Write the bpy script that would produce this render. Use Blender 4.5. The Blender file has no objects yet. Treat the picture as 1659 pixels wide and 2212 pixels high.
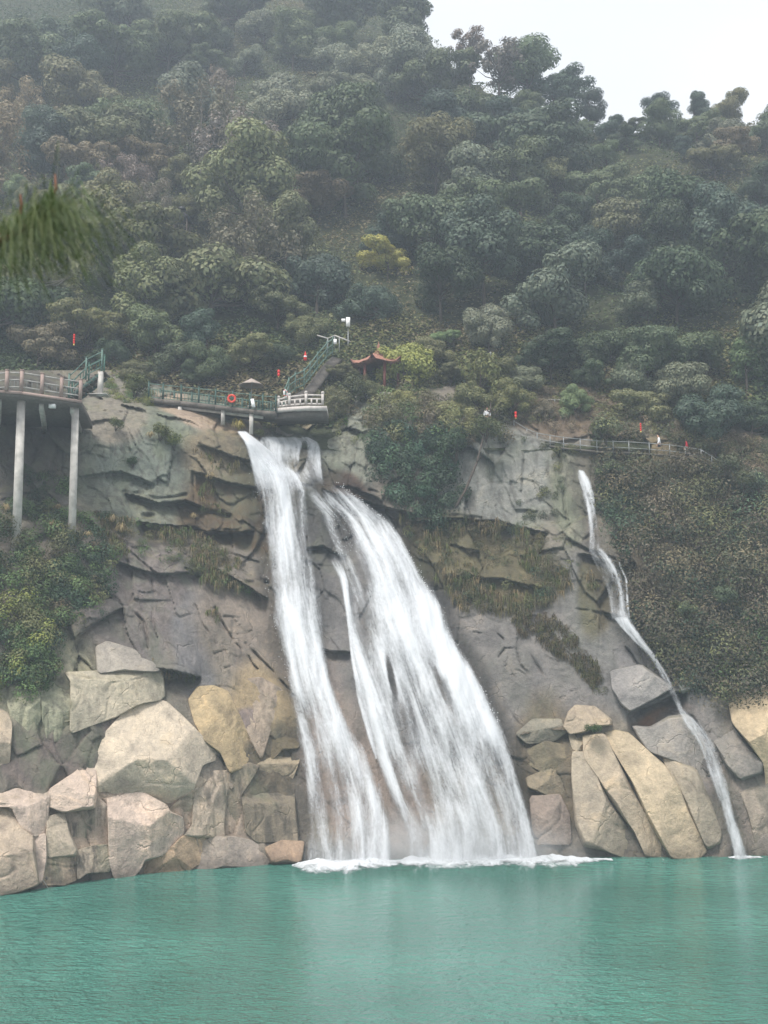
import bpy, math, random
import numpy as np
from mathutils import Vector, Matrix

rng = np.random.default_rng(7)
random.seed(7)
PI = math.pi
sc = bpy.context.scene
COL = sc.collection

# ------------------------------------------------------------------ camera model
W, H, F = 1659.0, 2212.0, 2400.0
TILT, CAMZ = math.radians(8.0), 12.0
CT, ST = math.cos(TILT), math.sin(TILT)


def at(px, py, Y):
    """world point on the sight line of a photo position at depth Y (metres north of the viewpoint)"""
    px = np.asarray(px, float); py = np.asarray(py, float); Y = np.asarray(Y, float)
    a = (px - W / 2) / F; b = (H / 2 - py) / F
    dy = CT - b * ST; dz = ST + b * CT
    t = Y / dy
    return np.stack(np.broadcast_arrays(a * t, Y, dz * t + CAMZ), -1)


def proj(P):
    P = np.asarray(P, float)
    x, y, z = P[..., 0], P[..., 1], P[..., 2] - CAMZ
    d = y * CT + z * ST; u = -y * ST + z * CT
    return W / 2 + F * x / d, H / 2 - F * u / d


def depth_at_z(px, py, z):
    b = (H / 2 - np.asarray(py, float)) / F
    return (z - CAMZ) * (CT - b * ST) / (ST + b * CT)


# ------------------------------------------------------------------ noise (numpy)
def _h(ix, iy, iz, s):
    n = (ix.astype(np.int64) * 374761393 + iy.astype(np.int64) * 668265263 + iz.astype(np.int64) * 2147483647 + s * 974634541) & 0xFFFFFFFF
    n = ((n ^ (n >> 13)) * 1274126177) & 0xFFFFFFFF
    n = ((n ^ (n >> 15)) * 2246822519) & 0xFFFFFFFF
    return ((n ^ (n >> 16)) & 0xFFFFFF) / float(0xFFFFFF)


def vnoise(P, s=0):
    P = np.asarray(P, float)
    i = np.floor(P).astype(np.int64); f = P - i
    f = f * f * (3 - 2 * f)
    r = 0
    for dx in (0, 1):
        wx = f[..., 0] if dx else 1 - f[..., 0]
        for dy in (0, 1):
            wy = f[..., 1] if dy else 1 - f[..., 1]
            for dz in (0, 1):
                wz = f[..., 2] if dz else 1 - f[..., 2]
                r = r + wx * wy * wz * _h(i[..., 0] + dx, i[..., 1] + dy, i[..., 2] + dz, s)
    return r


def fbm(P, octv=4, s=0, gain=0.5):
    P = np.asarray(P, float); r = 0; a = 1; tot = 0
    for k in range(octv):
        r = r + a * (vnoise(P * (2.03 ** k) + 17.3 * k, s + k) - 0.5); tot += a; a *= gain
    return r / tot * 2      # about -1..1


def cells(P, s=0):
    """F1, F2 and a random value of the nearest cell"""
    P = np.asarray(P, float)
    i = np.floor(P).astype(np.int64)
    f1 = np.full(P.shape[:-1], 9.0); f2 = f1.copy(); val = np.zeros(P.shape[:-1]); til = np.zeros(P.shape[:-1])
    for dx in (-1, 0, 1):
        for dy in (-1, 0, 1):
            for dz in (-1, 0, 1):
                c = i + np.array([dx, dy, dz])
                q = np.stack([c[..., k] + _h(c[..., 0], c[..., 1], c[..., 2], s + 11 * k + 1) for k in range(3)], -1)
                d = np.linalg.norm(q - P, axis=-1)
                m = d < f1
                f2 = np.where(m, f1, np.minimum(f2, d))
                val = np.where(m, _h(c[..., 0], c[..., 1], c[..., 2], s + 77), val)
                tl = (P[..., 0] - q[..., 0]) * (_h(c[..., 0], c[..., 1], c[..., 2], s + 78) - .5) + (P[..., 2] - q[..., 2]) * (_h(c[..., 0], c[..., 1], c[..., 2], s + 79) - .62)
                til = np.where(m, tl, til)
                f1 = np.where(m, d, f1)
    return f1, f2, val, til


def sstep(a, b, x):
    t = np.clip((x - a) / (b - a), 0, 1)
    return t * t * (3 - 2 * t)


# ------------------------------------------------------------------ object helpers
def tag(o, label=None, cat=None, group=None, kind=None):
    if label: o['label'] = label
    if cat: o['category'] = cat
    if group: o['group'] = group
    if kind: o['kind'] = kind
    return o


def empty(name, loc, label=None, cat=None, group=None):
    o = bpy.data.objects.new(name, None); COL.objects.link(o)
    o.empty_display_size = 0.2
    o.location = [float(v) for v in loc]
    return tag(o, label, cat, group)


def make_mesh(name, V, Fc, mat, smooth=False, attrs=None, uv=None):
    V = np.ascontiguousarray(V, dtype=np.float32).reshape(-1, 3)
    me = bpy.data.meshes.new(name)
    me.vertices.add(len(V)); me.vertices.foreach_set('co', V.ravel())
    if isinstance(Fc, np.ndarray):
        n, k = Fc.shape
        loops = np.ascontiguousarray(Fc, dtype=np.int32).ravel()
        starts = np.arange(n, dtype=np.int32) * k
    else:
        n = len(Fc)
        ln = np.array([len(f) for f in Fc], dtype=np.int32)
        loops = np.fromiter((i for f in Fc for i in f), dtype=np.int32)
        starts = np.concatenate([[0], np.cumsum(ln)[:-1]]).astype(np.int32)
    me.loops.add(len(loops)); me.loops.foreach_set('vertex_index', loops)
    me.polygons.add(n); me.polygons.foreach_set('loop_start', starts)
    if smooth:
        me.polygons.foreach_set('use_smooth', np.ones(n, dtype=bool))
    if attrs:
        for k, (typ, data) in attrs.items():
            a = me.attributes.new(k, typ, 'POINT')
            a.data.foreach_set('color' if 'COLOR' in typ else 'value', np.ascontiguousarray(data, dtype=np.float32).ravel())
    if uv is not None:
        l = me.uv_layers.new(name='UVMap')
        l.data.foreach_set('uv', np.ascontiguousarray(uv[loops], dtype=np.float32).ravel())
    me.update(calc_edges=True)
    if mat: me.materials.append(mat)
    return me


def link(name, me, parent=None, loc=(0, 0, 0)):
    o = bpy.data.objects.new(name, me); COL.objects.link(o)
    if parent is not None: o.parent = parent
    o.location = [float(v) for v in loc]
    return o


def part(name, V, Fc, mat, root, **k):
    """a mesh given in world coordinates, as a child of root (an unrotated empty, or a part of one)"""
    b = np.zeros(3); r = root
    while r is not None:
        b = b + np.array(r.location); r = r.parent
    V = np.asarray(V, float).reshape(-1, 3) - b
    return link(name, make_mesh(name, V, Fc, mat, **k), root)


def solo(name, V, Fc, mat, label=None, cat=None, group=None, kind=None, base=None, **k):
    """a top-level thing of one mesh, its origin at its base"""
    V = np.asarray(V, float).reshape(-1, 3)
    if base is None:
        base = np.array([V[:, 0].mean(), V[:, 1].mean(), V[:, 2].min()])
    o = link(name, make_mesh(name, V - base, Fc, mat, **k), None, base)
    return tag(o, label, cat, group, kind)


class MB:
    def __init__(s): s.v = []; s.f = []

    def add(s, V, Fc):
        b = len(s.v); s.v += [tuple(map(float, v)) for v in V]; s.f += [tuple(b + i for i in f) for f in Fc]; return s

    def prism(s, bot, top):
        n = len(bot)
        return s.add(list(bot) + list(top), [tuple(range(n))[::-1], tuple(range(n, 2 * n))] + [(i, (i + 1) % n, n + (i + 1) % n, n + i) for i in range(n)])

    def box(s, c, d, rz=0.0):
        x, y, z = [v / 2 for v in d]; ca, sa = math.cos(rz), math.sin(rz)
        P = [(c[0] + ca * X - sa * Yy, c[1] + sa * X + ca * Yy) for X, Yy in ((-x, -y), (x, -y), (x, y), (-x, y))]
        return s.prism([(a, b, c[2] - z) for a, b in P], [(a, b, c[2] + z) for a, b in P])

    def bar(s, a, b, w, h, bevel=0.0):
        a = np.array(a, float); b = np.array(b, float); d = b - a; d /= np.linalg.norm(d) + 1e-9
        up = np.array([0, 0, 1.0]) if abs(d[2]) < .95 else np.array([0, 1.0, 0])
        r = np.cross(d, up); r /= np.linalg.norm(r); u = np.cross(r, d)
        q = [(-1, -1), (1, -1), (1, 1), (-1, 1)]
        return s.prism([a + r * w / 2 * i + u * h / 2 * j for i, j in q], [b + r * w / 2 * i + u * h / 2 * j for i, j in q])

    def tube(s, pts, rad, n=8, cap=True):
        pts = [np.array(p, float) for p in pts]
        if np.isscalar(rad): rad = [rad] * len(pts)
        rings = []
        for i, p in enumerate(pts):
            d = pts[min(i + 1, len(pts) - 1)] - pts[max(i - 1, 0)]; d /= np.linalg.norm(d) + 1e-9
            up = np.array([0, 0, 1.0]) if abs(d[2]) < .9 else np.array([1.0, 0, 0])
            r = np.cross(d, up); r /= np.linalg.norm(r); u = np.cross(r, d)
            rings.append([p + rad[i] * (math.cos(t) * r + math.sin(t) * u) for t in np.arange(n) * 2 * PI / n])
        V = [v for rr in rings for v in rr]; Fc = []
        for i in range(len(pts) - 1):
            for k in range(n):
                Fc.append((i * n + k, i * n + (k + 1) % n, (i + 1) * n + (k + 1) % n, (i + 1) * n + k))
        if cap:
            Fc.append(tuple(range(n))[::-1]); Fc.append(tuple((len(pts) - 1) * n + k for k in range(n)))
        return s.add(V, Fc)

    def lathe(s, c, prof, n=16):
        V = []; Fc = []
        for r, z in prof:
            V += [(c[0] + r * math.cos(t), c[1] + r * math.sin(t), c[2] + z) for t in np.arange(n) * 2 * PI / n]
        for i in range(len(prof) - 1):
            for k in range(n):
                Fc.append((i * n + k, i * n + (k + 1) % n, (i + 1) * n + (k + 1) % n, (i + 1) * n + k))
        Fc.append(tuple(range(n))[::-1]); Fc.append(tuple((len(prof) - 1) * n + k for k in range(n)))
        return s.add(V, Fc)

    def part(s, name, mat, root, smooth=False): return part(name, s.v, s.f, mat, root, smooth=smooth)

    def solo(s, name, mat, label, cat, group=None, smooth=False, kind=None): return solo(name, s.v, s.f, mat, label, cat, group, kind, smooth=smooth)


def copy_tree(root, loc, rz=0.0, scale=(1, 1, 1), color=None):
    r = root.copy(); COL.objects.link(r)
    r.location = [float(v) for v in loc]; r.rotation_euler = (0, 0, rz); r.scale = scale
    for ch in root.children:
        c = ch.copy(); COL.objects.link(c); c.parent = r
        if color is not None and ('crown' in ch.name or 'foliage' in ch.name or 'blades' in ch.name): c.color = (*color, 1)
        for g in ch.children:
            d = g.copy(); COL.objects.link(d); d.parent = c
    return r


# ------------------------------------------------------------------ materials
def new_mat(name):
    m = bpy.data.materials.new(name); m.use_nodes = True
    nt = m.node_tree; nt.nodes.clear()
    return m, nt, nt.nodes, nt.links


def N(ns, t, **kw):
    n = ns.new(t)
    for k, v in kw.items():
        if k.startswith('i_'): n.inputs[k[2:].replace('_', ' ')].default_value = v
        else: setattr(n, k, v)
    return n


def mapped(ns, ls, src, scale):
    mp = N(ns, 'ShaderNodeMapping'); mp.inputs['Scale'].default_value = scale
    ls.new(src, mp.inputs['Vector']); return mp.outputs[0]


def noise(ns, ls, vec, scale, detail=5, rough=.55, dist=0.0):
    n = N(ns, 'ShaderNodeTexNoise'); n.inputs['Scale'].default_value = scale
    n.inputs['Detail'].default_value = detail; n.inputs['Roughness'].default_value = rough; n.inputs['Distortion'].default_value = dist
    ls.new(vec, n.inputs['Vector']); return n.outputs[0]


def ramp(ns, ls, src, stops):
    r = N(ns, 'ShaderNodeValToRGB'); e = r.color_ramp.elements
    while len(e) > 1: e.remove(e[-1])
    for i, (p, c) in enumerate(stops):
        x = e[0] if i == 0 else e.new(p)
        x.position = p; x.color = c if len(c) == 4 else (*c, 1)
    ls.new(src, r.inputs[0]); return r.outputs[0]


def mixc(ns, ls, a, b, fac, mode='MIX'):
    m = N(ns, 'ShaderNodeMix', data_type='RGBA', blend_type=mode)
    for sock, v in ((m.inputs[6], a), (m.inputs[7], b), (m.inputs[0], fac)):
        if isinstance(v, (tuple, list)): sock.default_value = v if len(v) == 4 else (*v, 1)
        elif isinstance(v, (int, float)): sock.default_value = v
        else: ls.new(v, sock)
    return m.outputs[2]


def mth(ns, ls, op, a, b=None, clamp=False):
    m = N(ns, 'ShaderNodeMath', operation=op, use_clamp=clamp)
    for i, v in enumerate((a, b)):
        if v is None: continue
        if isinstance(v, (int, float)): m.inputs[i].default_value = v
        else: ls.new(v, m.inputs[i])
    return m.outputs[0]


def out_bsdf(ns, ls, col, rough=.8, bump=None, strength=.5, distance=.1, spec=.3):
    o = N(ns, 'ShaderNodeOutputMaterial'); b = N(ns, 'ShaderNodeBsdfPrincipled')
    b.inputs['Specular IOR Level'].default_value = spec
    if isinstance(rough, (int, float)): b.inputs['Roughness'].default_value = rough
    else: ls.new(rough, b.inputs['Roughness'])
    if isinstance(col, (tuple, list)): b.inputs['Base Color'].default_value = (*col, 1)
    else: ls.new(col, b.inputs['Base Color'])
    if bump is not None:
        bp = N(ns, 'ShaderNodeBump'); bp.inputs['Strength'].default_value = strength; bp.inputs['Distance'].default_value = distance
        ls.new(bump, bp.inputs['Height']); ls.new(bp.outputs[0], b.inputs['Normal'])
    ls.new(b.outputs[0], o.inputs[0]); return b


def mat_rock():
    m, nt, ns, ls = new_mat('granite')
    geo = N(ns, 'ShaderNodeNewGeometry'); pos = geo.outputs['Position']
    at_ = N(ns, 'ShaderNodeAttribute', attribute_name='tint')
    n1 = noise(ns, ls, pos, .55, 6, .62, .6)
    n2 = noise(ns, ls, pos, 3.2, 6, .65)
    n3 = noise(ns, ls, mapped(ns, ls, pos, (1.9, 1.9, .10)), 1.0, 5, .6, .25)
    n4 = noise(ns, ls, mapped(ns, ls, pos, (.45, .45, .06)), 1.0, 4, .55, .4)
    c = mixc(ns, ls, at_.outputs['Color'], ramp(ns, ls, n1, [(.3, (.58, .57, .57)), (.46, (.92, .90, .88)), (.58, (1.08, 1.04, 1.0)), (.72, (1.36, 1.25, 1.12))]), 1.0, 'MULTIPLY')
    c = mixc(ns, ls, c, ramp(ns, ls, n2, [(.3, (.74, .74, .75)), (.55, (1, 1, 1)), (.75, (1.16, 1.14, 1.10))]), .85, 'MULTIPLY')
    c = mixc(ns, ls, c, ramp(ns, ls, noise(ns, ls, pos, 13, 4, .7), [(.32, (.80, .79, .78)), (.5, (1, 1, 1)), (.7, (1.17, 1.15, 1.12))]), .8, 'MULTIPLY')
    # stains of running water, as strong as the zone asks for
    st = mth(ns, ls, 'MULTIPLY', ramp(ns, ls, n3, [(.47, (0, 0, 0)), (.62, (1, 1, 1))]), at_.outputs['Alpha'])
    c = mixc(ns, ls, c, (.055, .05, .042), mth(ns, ls, 'MULTIPLY', st, .85))
    st2 = mth(ns, ls, 'MULTIPLY', ramp(ns, ls, n4, [(.5, (0, 0, 0)), (.66, (1, 1, 1))]), at_.outputs['Alpha'])
    c = mixc(ns, ls, c, (.13, .15, .095), mth(ns, ls, 'MULTIPLY', st2, .6))
    # lichen and moss on what faces up
    sep = N(ns, 'ShaderNodeSeparateXYZ'); ls.new(geo.outputs['Normal'], sep.inputs[0])
    up = mth(ns, ls, 'MULTIPLY', ramp(ns, ls, sep.outputs[2], [(.62, (0, 0, 0)), (.9, (1, 1, 1))]), ramp(ns, ls, n1, [(.45, (0, 0, 0)), (.62, (1, 1, 1))]))
    c = mixc(ns, ls, c, (.085, .088, .035), mth(ns, ls, 'MULTIPLY', up, .45))
    # fine cracks
    vo = N(ns, 'ShaderNodeTexVoronoi', feature='DISTANCE_TO_EDGE'); vo.inputs['Scale'].default_value = .42
    wv = N(ns, 'ShaderNodeVectorMath', operation='ADD'); ls.new(mapped(ns, ls, pos, (1, 1, .62)), wv.inputs[0])
    nc = N(ns, 'ShaderNodeTexNoise'); nc.inputs['Scale'].default_value = .8; nc.inputs['Detail'].default_value = 3; ls.new(pos, nc.inputs['Vector'])
    sc_ = N(ns, 'ShaderNodeVectorMath', operation='SCALE'); ls.new(nc.outputs['Color'], sc_.inputs[0]); sc_.inputs['Scale'].default_value = 1.6
    ls.new(sc_.outputs[0], wv.inputs[1]); ls.new(wv.outputs[0], vo.inputs['Vector'])
    ck = ramp(ns, ls, vo.outputs[0], [(0, (1, 1, 1)), (.012, (.4, .4, .4)), (.03, (0, 0, 0))])
    ck = mth(ns, ls, 'MULTIPLY', ck, ramp(ns, ls, n1, [(.5, (0, 0, 0)), (.62, (1, 1, 1))]))
    hgt = mth(ns, ls, 'ADD', mth(ns, ls, 'MULTIPLY', n2, .5), mth(ns, ls, 'MULTIPLY', noise(ns, ls, pos, 8, 6, .68), .34))
    hgt = mth(ns, ls, 'SUBTRACT', mth(ns, ls, 'ADD', hgt, mth(ns, ls, 'MULTIPLY', n1, .5)), mth(ns, ls, 'MULTIPLY', ck, .4))
    out_bsdf(ns, ls, c, .78, hgt, .75, .28, .25)
    return m


def mat_leaf(name, trans=.25):
    m, nt, ns, ls = new_mat(name)
    oi = N(ns, 'ShaderNodeObjectInfo'); at_ = N(ns, 'ShaderNodeAttribute', attribute_name='var')
    c = mixc(ns, ls, oi.outputs['Color'], at_.outputs['Color'], 1.0, 'MULTIPLY')
    o = N(ns, 'ShaderNodeOutputMaterial'); b = N(ns, 'ShaderNodeBsdfPrincipled'); t = N(ns, 'ShaderNodeBsdfTranslucent'); mx = N(ns, 'ShaderNodeMixShader')
    b.inputs['Roughness'].default_value = .55; b.inputs['Specular IOR Level'].default_value = .25
    ls.new(c, b.inputs['Base Color']); ls.new(c, t.inputs[0]); mx.inputs[0].default_value = trans
    ls.new(b.outputs[0], mx.inputs[1]); ls.new(t.outputs[0], mx.inputs[2]); ls.new(mx.outputs[0], o.inputs[0])
    return m


def mat_plain(name, col, rough=.7, var=.25, scale=3.0, bump=.2, spec=.3):
    m, nt, ns, ls = new_mat(name)
    geo = N(ns, 'ShaderNodeNewGeometry')
    n = noise(ns, ls, geo.outputs['Position'], scale, 5, .6)
    c = mixc(ns, ls, (*col, 1), ramp(ns, ls, n, [(.3, (1 - var,) * 3), (.7, (1 + var * .6,) * 3)]), 1.0, 'MULTIPLY')
    out_bsdf(ns, ls, c, rough, n, bump, .05, spec)
    return m


def mat_water():
    m, nt, ns, ls = new_mat('pool_water')
    geo = N(ns, 'ShaderNodeNewGeometry'); pos = geo.outputs['Position']
    # wind ripples, stronger in patches
    a = noise(ns, ls, mapped(ns, ls, pos, (1.0, 1.7, 1)), 1.1, 4, .6, .4)
    b = noise(ns, ls, mapped(ns, ls, pos, (1.0, 1.9, 1)), 3.6, 3, .6, .3)
    pat = ramp(ns, ls, noise(ns, ls, pos, .09, 2, .5), [(.35, (.35, .35, .35)), (.65, (1, 1, 1))])
    a = mth(ns, ls, 'ADD', a, mth(ns, ls, 'MULTIPLY', noise(ns, ls, mapped(ns, ls, pos, (.8, 1.5, 1)), .42, 2, .5, .5), .55))
    hgt = mth(ns, ls, 'ADD', mth(ns, ls, 'MULTIPLY', a, .8), mth(ns, ls, 'MULTIPLY', mth(ns, ls, 'MULTIPLY', b, .6), pat))
    big = noise(ns, ls, pos, .06, 3, .5, .3)
    c = ramp(ns, ls, big, [(.3, (.060, .225, .168)), (.7, (.105, .305, .245))])
    bs = out_bsdf(ns, ls, c, .06, hgt, 1.0, 1.6, .5)
    bs.inputs['IOR'].default_value = 1.33
    return m


def mat_fall(name, lo, hi, amp):
    """white falling water: streaks run along the UV's v; the attribute thick says how dense the sheet is"""
    m, nt, ns, ls = new_mat(name)
    uv = N(ns, 'ShaderNodeUVMap', uv_map='UVMap'); th = N(ns, 'ShaderNodeAttribute', attribute_name='thick')
    s1 = noise(ns, ls, mapped(ns, ls, uv.outputs[0], (1.15, .17, 1)), 1.0, 6, .6, .8)
    s2 = noise(ns, ls, mapped(ns, ls, uv.outputs[0], (4.2, .85, 1)), 1.0, 5, .65, .9)
    s3 = noise(ns, ls, mapped(ns, ls, uv.outputs[0], (3.2, 2.2, 1)), 1.6, 5, .7, .5)
    nn = mth(ns, ls, 'ADD', mth(ns, ls, 'MULTIPLY', s1, .58), mth(ns, ls, 'ADD', mth(ns, ls, 'MULTIPLY', s2, .19), mth(ns, ls, 'MULTIPLY', s3, .23)))
    v = mth(ns, ls, 'ADD', th.outputs['Fac'], mth(ns, ls, 'MULTIPLY', mth(ns, ls, 'SUBTRACT', nn, .5), amp))
    mr = N(ns, 'ShaderNodeMapRange', interpolation_type='SMOOTHSTEP'); mr.inputs[1].default_value = lo; mr.inputs[2].default_value = hi
    ls.new(v, mr.inputs[0])
    o = N(ns, 'ShaderNodeOutputMaterial'); d = N(ns, 'ShaderNodeBsdfPrincipled'); tr = N(ns, 'ShaderNodeBsdfTransparent'); tl = N(ns, 'ShaderNodeBsdfTranslucent')
    d.inputs['Base Color'].default_value = (.70, .72, .75, 1); d.inputs['Roughness'].default_value = .6; d.inputs['Specular IOR Level'].default_value = .3
    tl.inputs[0].default_value = (.86, .88, .9, 1)
    bp = N(ns, 'ShaderNodeBump'); bp.inputs['Strength'].default_value = .4; bp.inputs['Distance'].default_value = .3
    ls.new(nn, bp.inputs['Height']); ls.new(bp.outputs[0], d.inputs['Normal'])
    m1 = N(ns, 'ShaderNodeMixShader'); m1.inputs[0].default_value = .2
    ls.new(d.outputs[0], m1.inputs[1]); ls.new(tl.outputs[0], m1.inputs[2])
    m2 = N(ns, 'ShaderNodeMixShader'); ls.new(mr.outputs[0], m2.inputs[0]); ls.new(tr.outputs[0], m2.inputs[1]); ls.new(m1.outputs[0], m2.inputs[2])
    ls.new(m2.outputs[0], o.inputs[0])
    return m


def mat_soil():
    m, nt, ns, ls = new_mat('forest_soil')
    geo = N(ns, 'ShaderNodeNewGeometry')
    n = noise(ns, ls, geo.outputs['Position'], .6, 6, .65)
    c = ramp(ns, ls, n, [(.3, (.03, .036, .02)), (.55, (.05, .056, .03)), (.75, (.08, .075, .045))])
    out_bsdf(ns, ls, c, .95, n, .8, .5, .1)
    return m


ROCK = mat_rock(); LEAF = mat_leaf('foliage'); SOIL = mat_soil(); WATER = mat_water()
BARK = mat_plain('bark', (.075, .06, .048), .9, .35, 5, .5)
PALEBARK = mat_plain('pale_bark', (.16, .145, .125), .9, .3, 5, .4)
FALL = mat_fall('falling_water', .16, .92, 1.5)
VEIL = mat_fall('thin_falling_water', .22, .92, 1.5)
FOAMW = mat_fall('foam_water', .2, .75, 1.9)
CONC = mat_plain('pale_concrete', (.47, .445, .41), .8, .34, 1.6, .2)
DECK = mat_plain('weathered_deck', (.13, .115, .10), .85, .3, 4, .3)
WOODPINK = mat_plain('pinkish_concrete', (.33, .245, .215), .8, .2, 5, .2)
RAILPALE = mat_plain('pale_rail', (.42, .40, .375), .7, .2, 6, .1)
GREEN = mat_plain('green_paint', (.04, .11, .08), .5, .25, 6, .1)
GREENPALE = mat_plain('worn_green_paint', (.11, .18, .15), .55, .25, 6, .1)
DARKGREEN = mat_plain('dark_green_paint', (.035, .075, .06), .6, .3, 6, .1)
STONE = mat_plain('pale_stone', (.50, .46, .43), .85, .2, 4, .3)
RED = mat_plain('red_cloth', (.62, .03, .025), .55, .12, 8, .05)
REDORANGE = mat_plain('orange_red_plastic', (.68, .085, .05), .45, .1, 8, .05)
YELLOW = mat_plain('gold_tassel', (.6, .42, .12), .6, .1, 8, .05)
WHITE = mat_plain('white_paint', (.78, .78, .77), .5, .08, 8, .05)
TILE = mat_plain('terracotta_tile', (.30, .145, .105), .75, .3, 7, .4)
MAROON = mat_plain('maroon_column_paint', (.12, .035, .028), .6, .2, 6, .1)
GREYROOF = mat_plain('tan_canvas', (.34, .285, .25), .8, .15, 4, .1)
DARKROOF = mat_plain('dark_roof', (.03, .03, .032), .5, .2, 6, .1)
METAL = mat_plain('grey_metal', (.25, .26, .26), .45, .2, 8, .05)
SKIN = mat_plain('skin', (.48, .29, .20), .6, .05, 20, .02)
HAIR = mat_plain('black_hair', (.02, .017, .015), .5, .1, 40, .05)
TROUSER = mat_plain('dark_trousers', (.03, .032, .04), .8, .1, 20, .05)
REDJKT = mat_plain('red_jacket_cloth', (.55, .035, .045), .75, .1, 20, .1)
WHITESH = mat_plain('white_shirt_cloth', (.78, .78, .80), .8, .05, 20, .1)

# ------------------------------------------------------------------ the rock face as a depth over the photo
SHX = [-500, 0, 120, 250, 300, 480, 640, 900, 1290, 1659, 2200]
SHY = [1950, 1926, 1912, 1893, 1884, 1868, 1862, 1855, 1851, 1846, 1842]
CX = np.array([-500, -150, 0, 180, 400, 540, 620, 700, 820, 1000, 1250, 1450, 1659, 1810, 2200.])
CY = np.array([780, 840, 900, 950, 1050, 1130, 1200, 1350, 1550, 1700.])
CD = np.array([
    [84, 84, 85, 95, 100, 101, 101, 101, 100, 99, 99, 99, 99, 99, 99],
    [79, 78, 79, 88, 93, 95, 96, 95, 92, 92, 93, 94, 94, 94, 94],
    [77, 77, 78, 82, 84.5, 88.5, 91.5, 90, 86.5, 87.5, 88.5, 89.5, 90, 90, 90],
    [77, 77, 77.5, 80, 83, 84.5, 87, 86.6, 85.6, 86.2, 86.6, 86.4, 87, 87, 87],
    [75, 75, 75.4, 78.6, 82, 83.5, 84.5, 84.5, 84.3, 85, 85, 84, 84, 84, 84],
    [71.6, 71.6, 71.8, 75.2, 80.9, 82.5, 83.5, 83.5, 83.3, 84, 83.5, 82, 82, 82, 82],
    [70.2, 70.2, 70.4, 73.6, 77.5, 81, 82, 82, 81.8, 82.3, 81.5, 80.5, 80.5, 80.5, 80.5],
    [68.5, 68.5, 68.5, 71, 74.5, 77.6, 79.3, 79.4, 79.4, 79.4, 79.5, 79, 79, 79, 79],
    [66, 66, 66.3, 68.5, 71.5, 74.4, 76, 76.2, 76.3, 76.3, 76.8, 76.8, 77, 77, 77],
    [64, 64, 64.5, 67, 69.5, 72.7, 74, 74.3, 74.5, 74.6, 75, 75.2, 75.5, 75.5, 75.5]])
GX = np.arange(-500, 2200, 10.0); GY = np.arange(780, 2060, 10.0)


def _base_grid():
    sh = np.interp(GX, SHX, SHY); shd = depth_at_z(GX, sh, 0.0)
    g = np.zeros((len(GY), len(GX)))
    cols = np.stack([np.interp(GX, CX, CD[k]) for k in range(len(CY))], 0)
    for j in range(len(GX)):
        g[:, j] = np.interp(GY, np.append(CY, [sh[j], sh[j] + 200]), np.append(cols[:, j], [shd[j], shd[j] - 2.0]))
    for _ in range(3):
        p = np.pad(g, 1, mode='edge')
        g = (p[:-2, 1:-1] + p[2:, 1:-1] + p[1:-1, :-2] + p[1:-1, 2:] + 2 * g) / 6
    return g


G0 = _base_grid()


def D(px, py):
    x = np.clip((np.asarray(px, float) - GX[0]) / 10, 0, len(GX) - 1.001); y = np.clip((np.asarray(py, float) - GY[0]) / 10, 0, len(GY) - 1.001)
    i = x.astype(int); j = y.astype(int); fx = x - i; fy = y - j
    return (G0[j, i] * (1 - fx) + G0[j, i + 1] * fx) * (1 - fy) + (G0[j + 1, i] * (1 - fx) + G0[j + 1, i + 1] * fx) * fy


def on(px, py, off=0.0): return at(px, py, D(px, py) - off)


def Lc(p): return [(x * .3906, 1080 + y * .3906) for x, y in p]


def Rc(p): return [(1026 + x * .3815, 1188 + y * .3815) for x, y in p]


def seg_dist(px, py, pts):
    d = np.full(np.shape(px), 1e9)
    for (x0, y0), (x1, y1) in zip(pts[:-1], pts[1:]):
        vx, vy = x1 - x0, y1 - y0; t = np.clip(((px - x0) * vx + (py - y0) * vy) / (vx * vx + vy * vy + 1e-9), 0, 1)
        d = np.minimum(d, np.hypot(px - x0 - t * vx, py - y0 - t * vy))
    return d


def inside(px, py, poly):
    r = np.zeros(np.shape(px), bool); n = len(poly)
    for k in range(n):
        x0, y0 = poly[k]; x1, y1 = poly[(k + 1) % n]
        c = ((y0 > py) != (y1 > py)) & (px < (x1 - x0) * (py - y0) / (y1 - y0 + 1e-12) + x0)
        r ^= c
    return r


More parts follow.
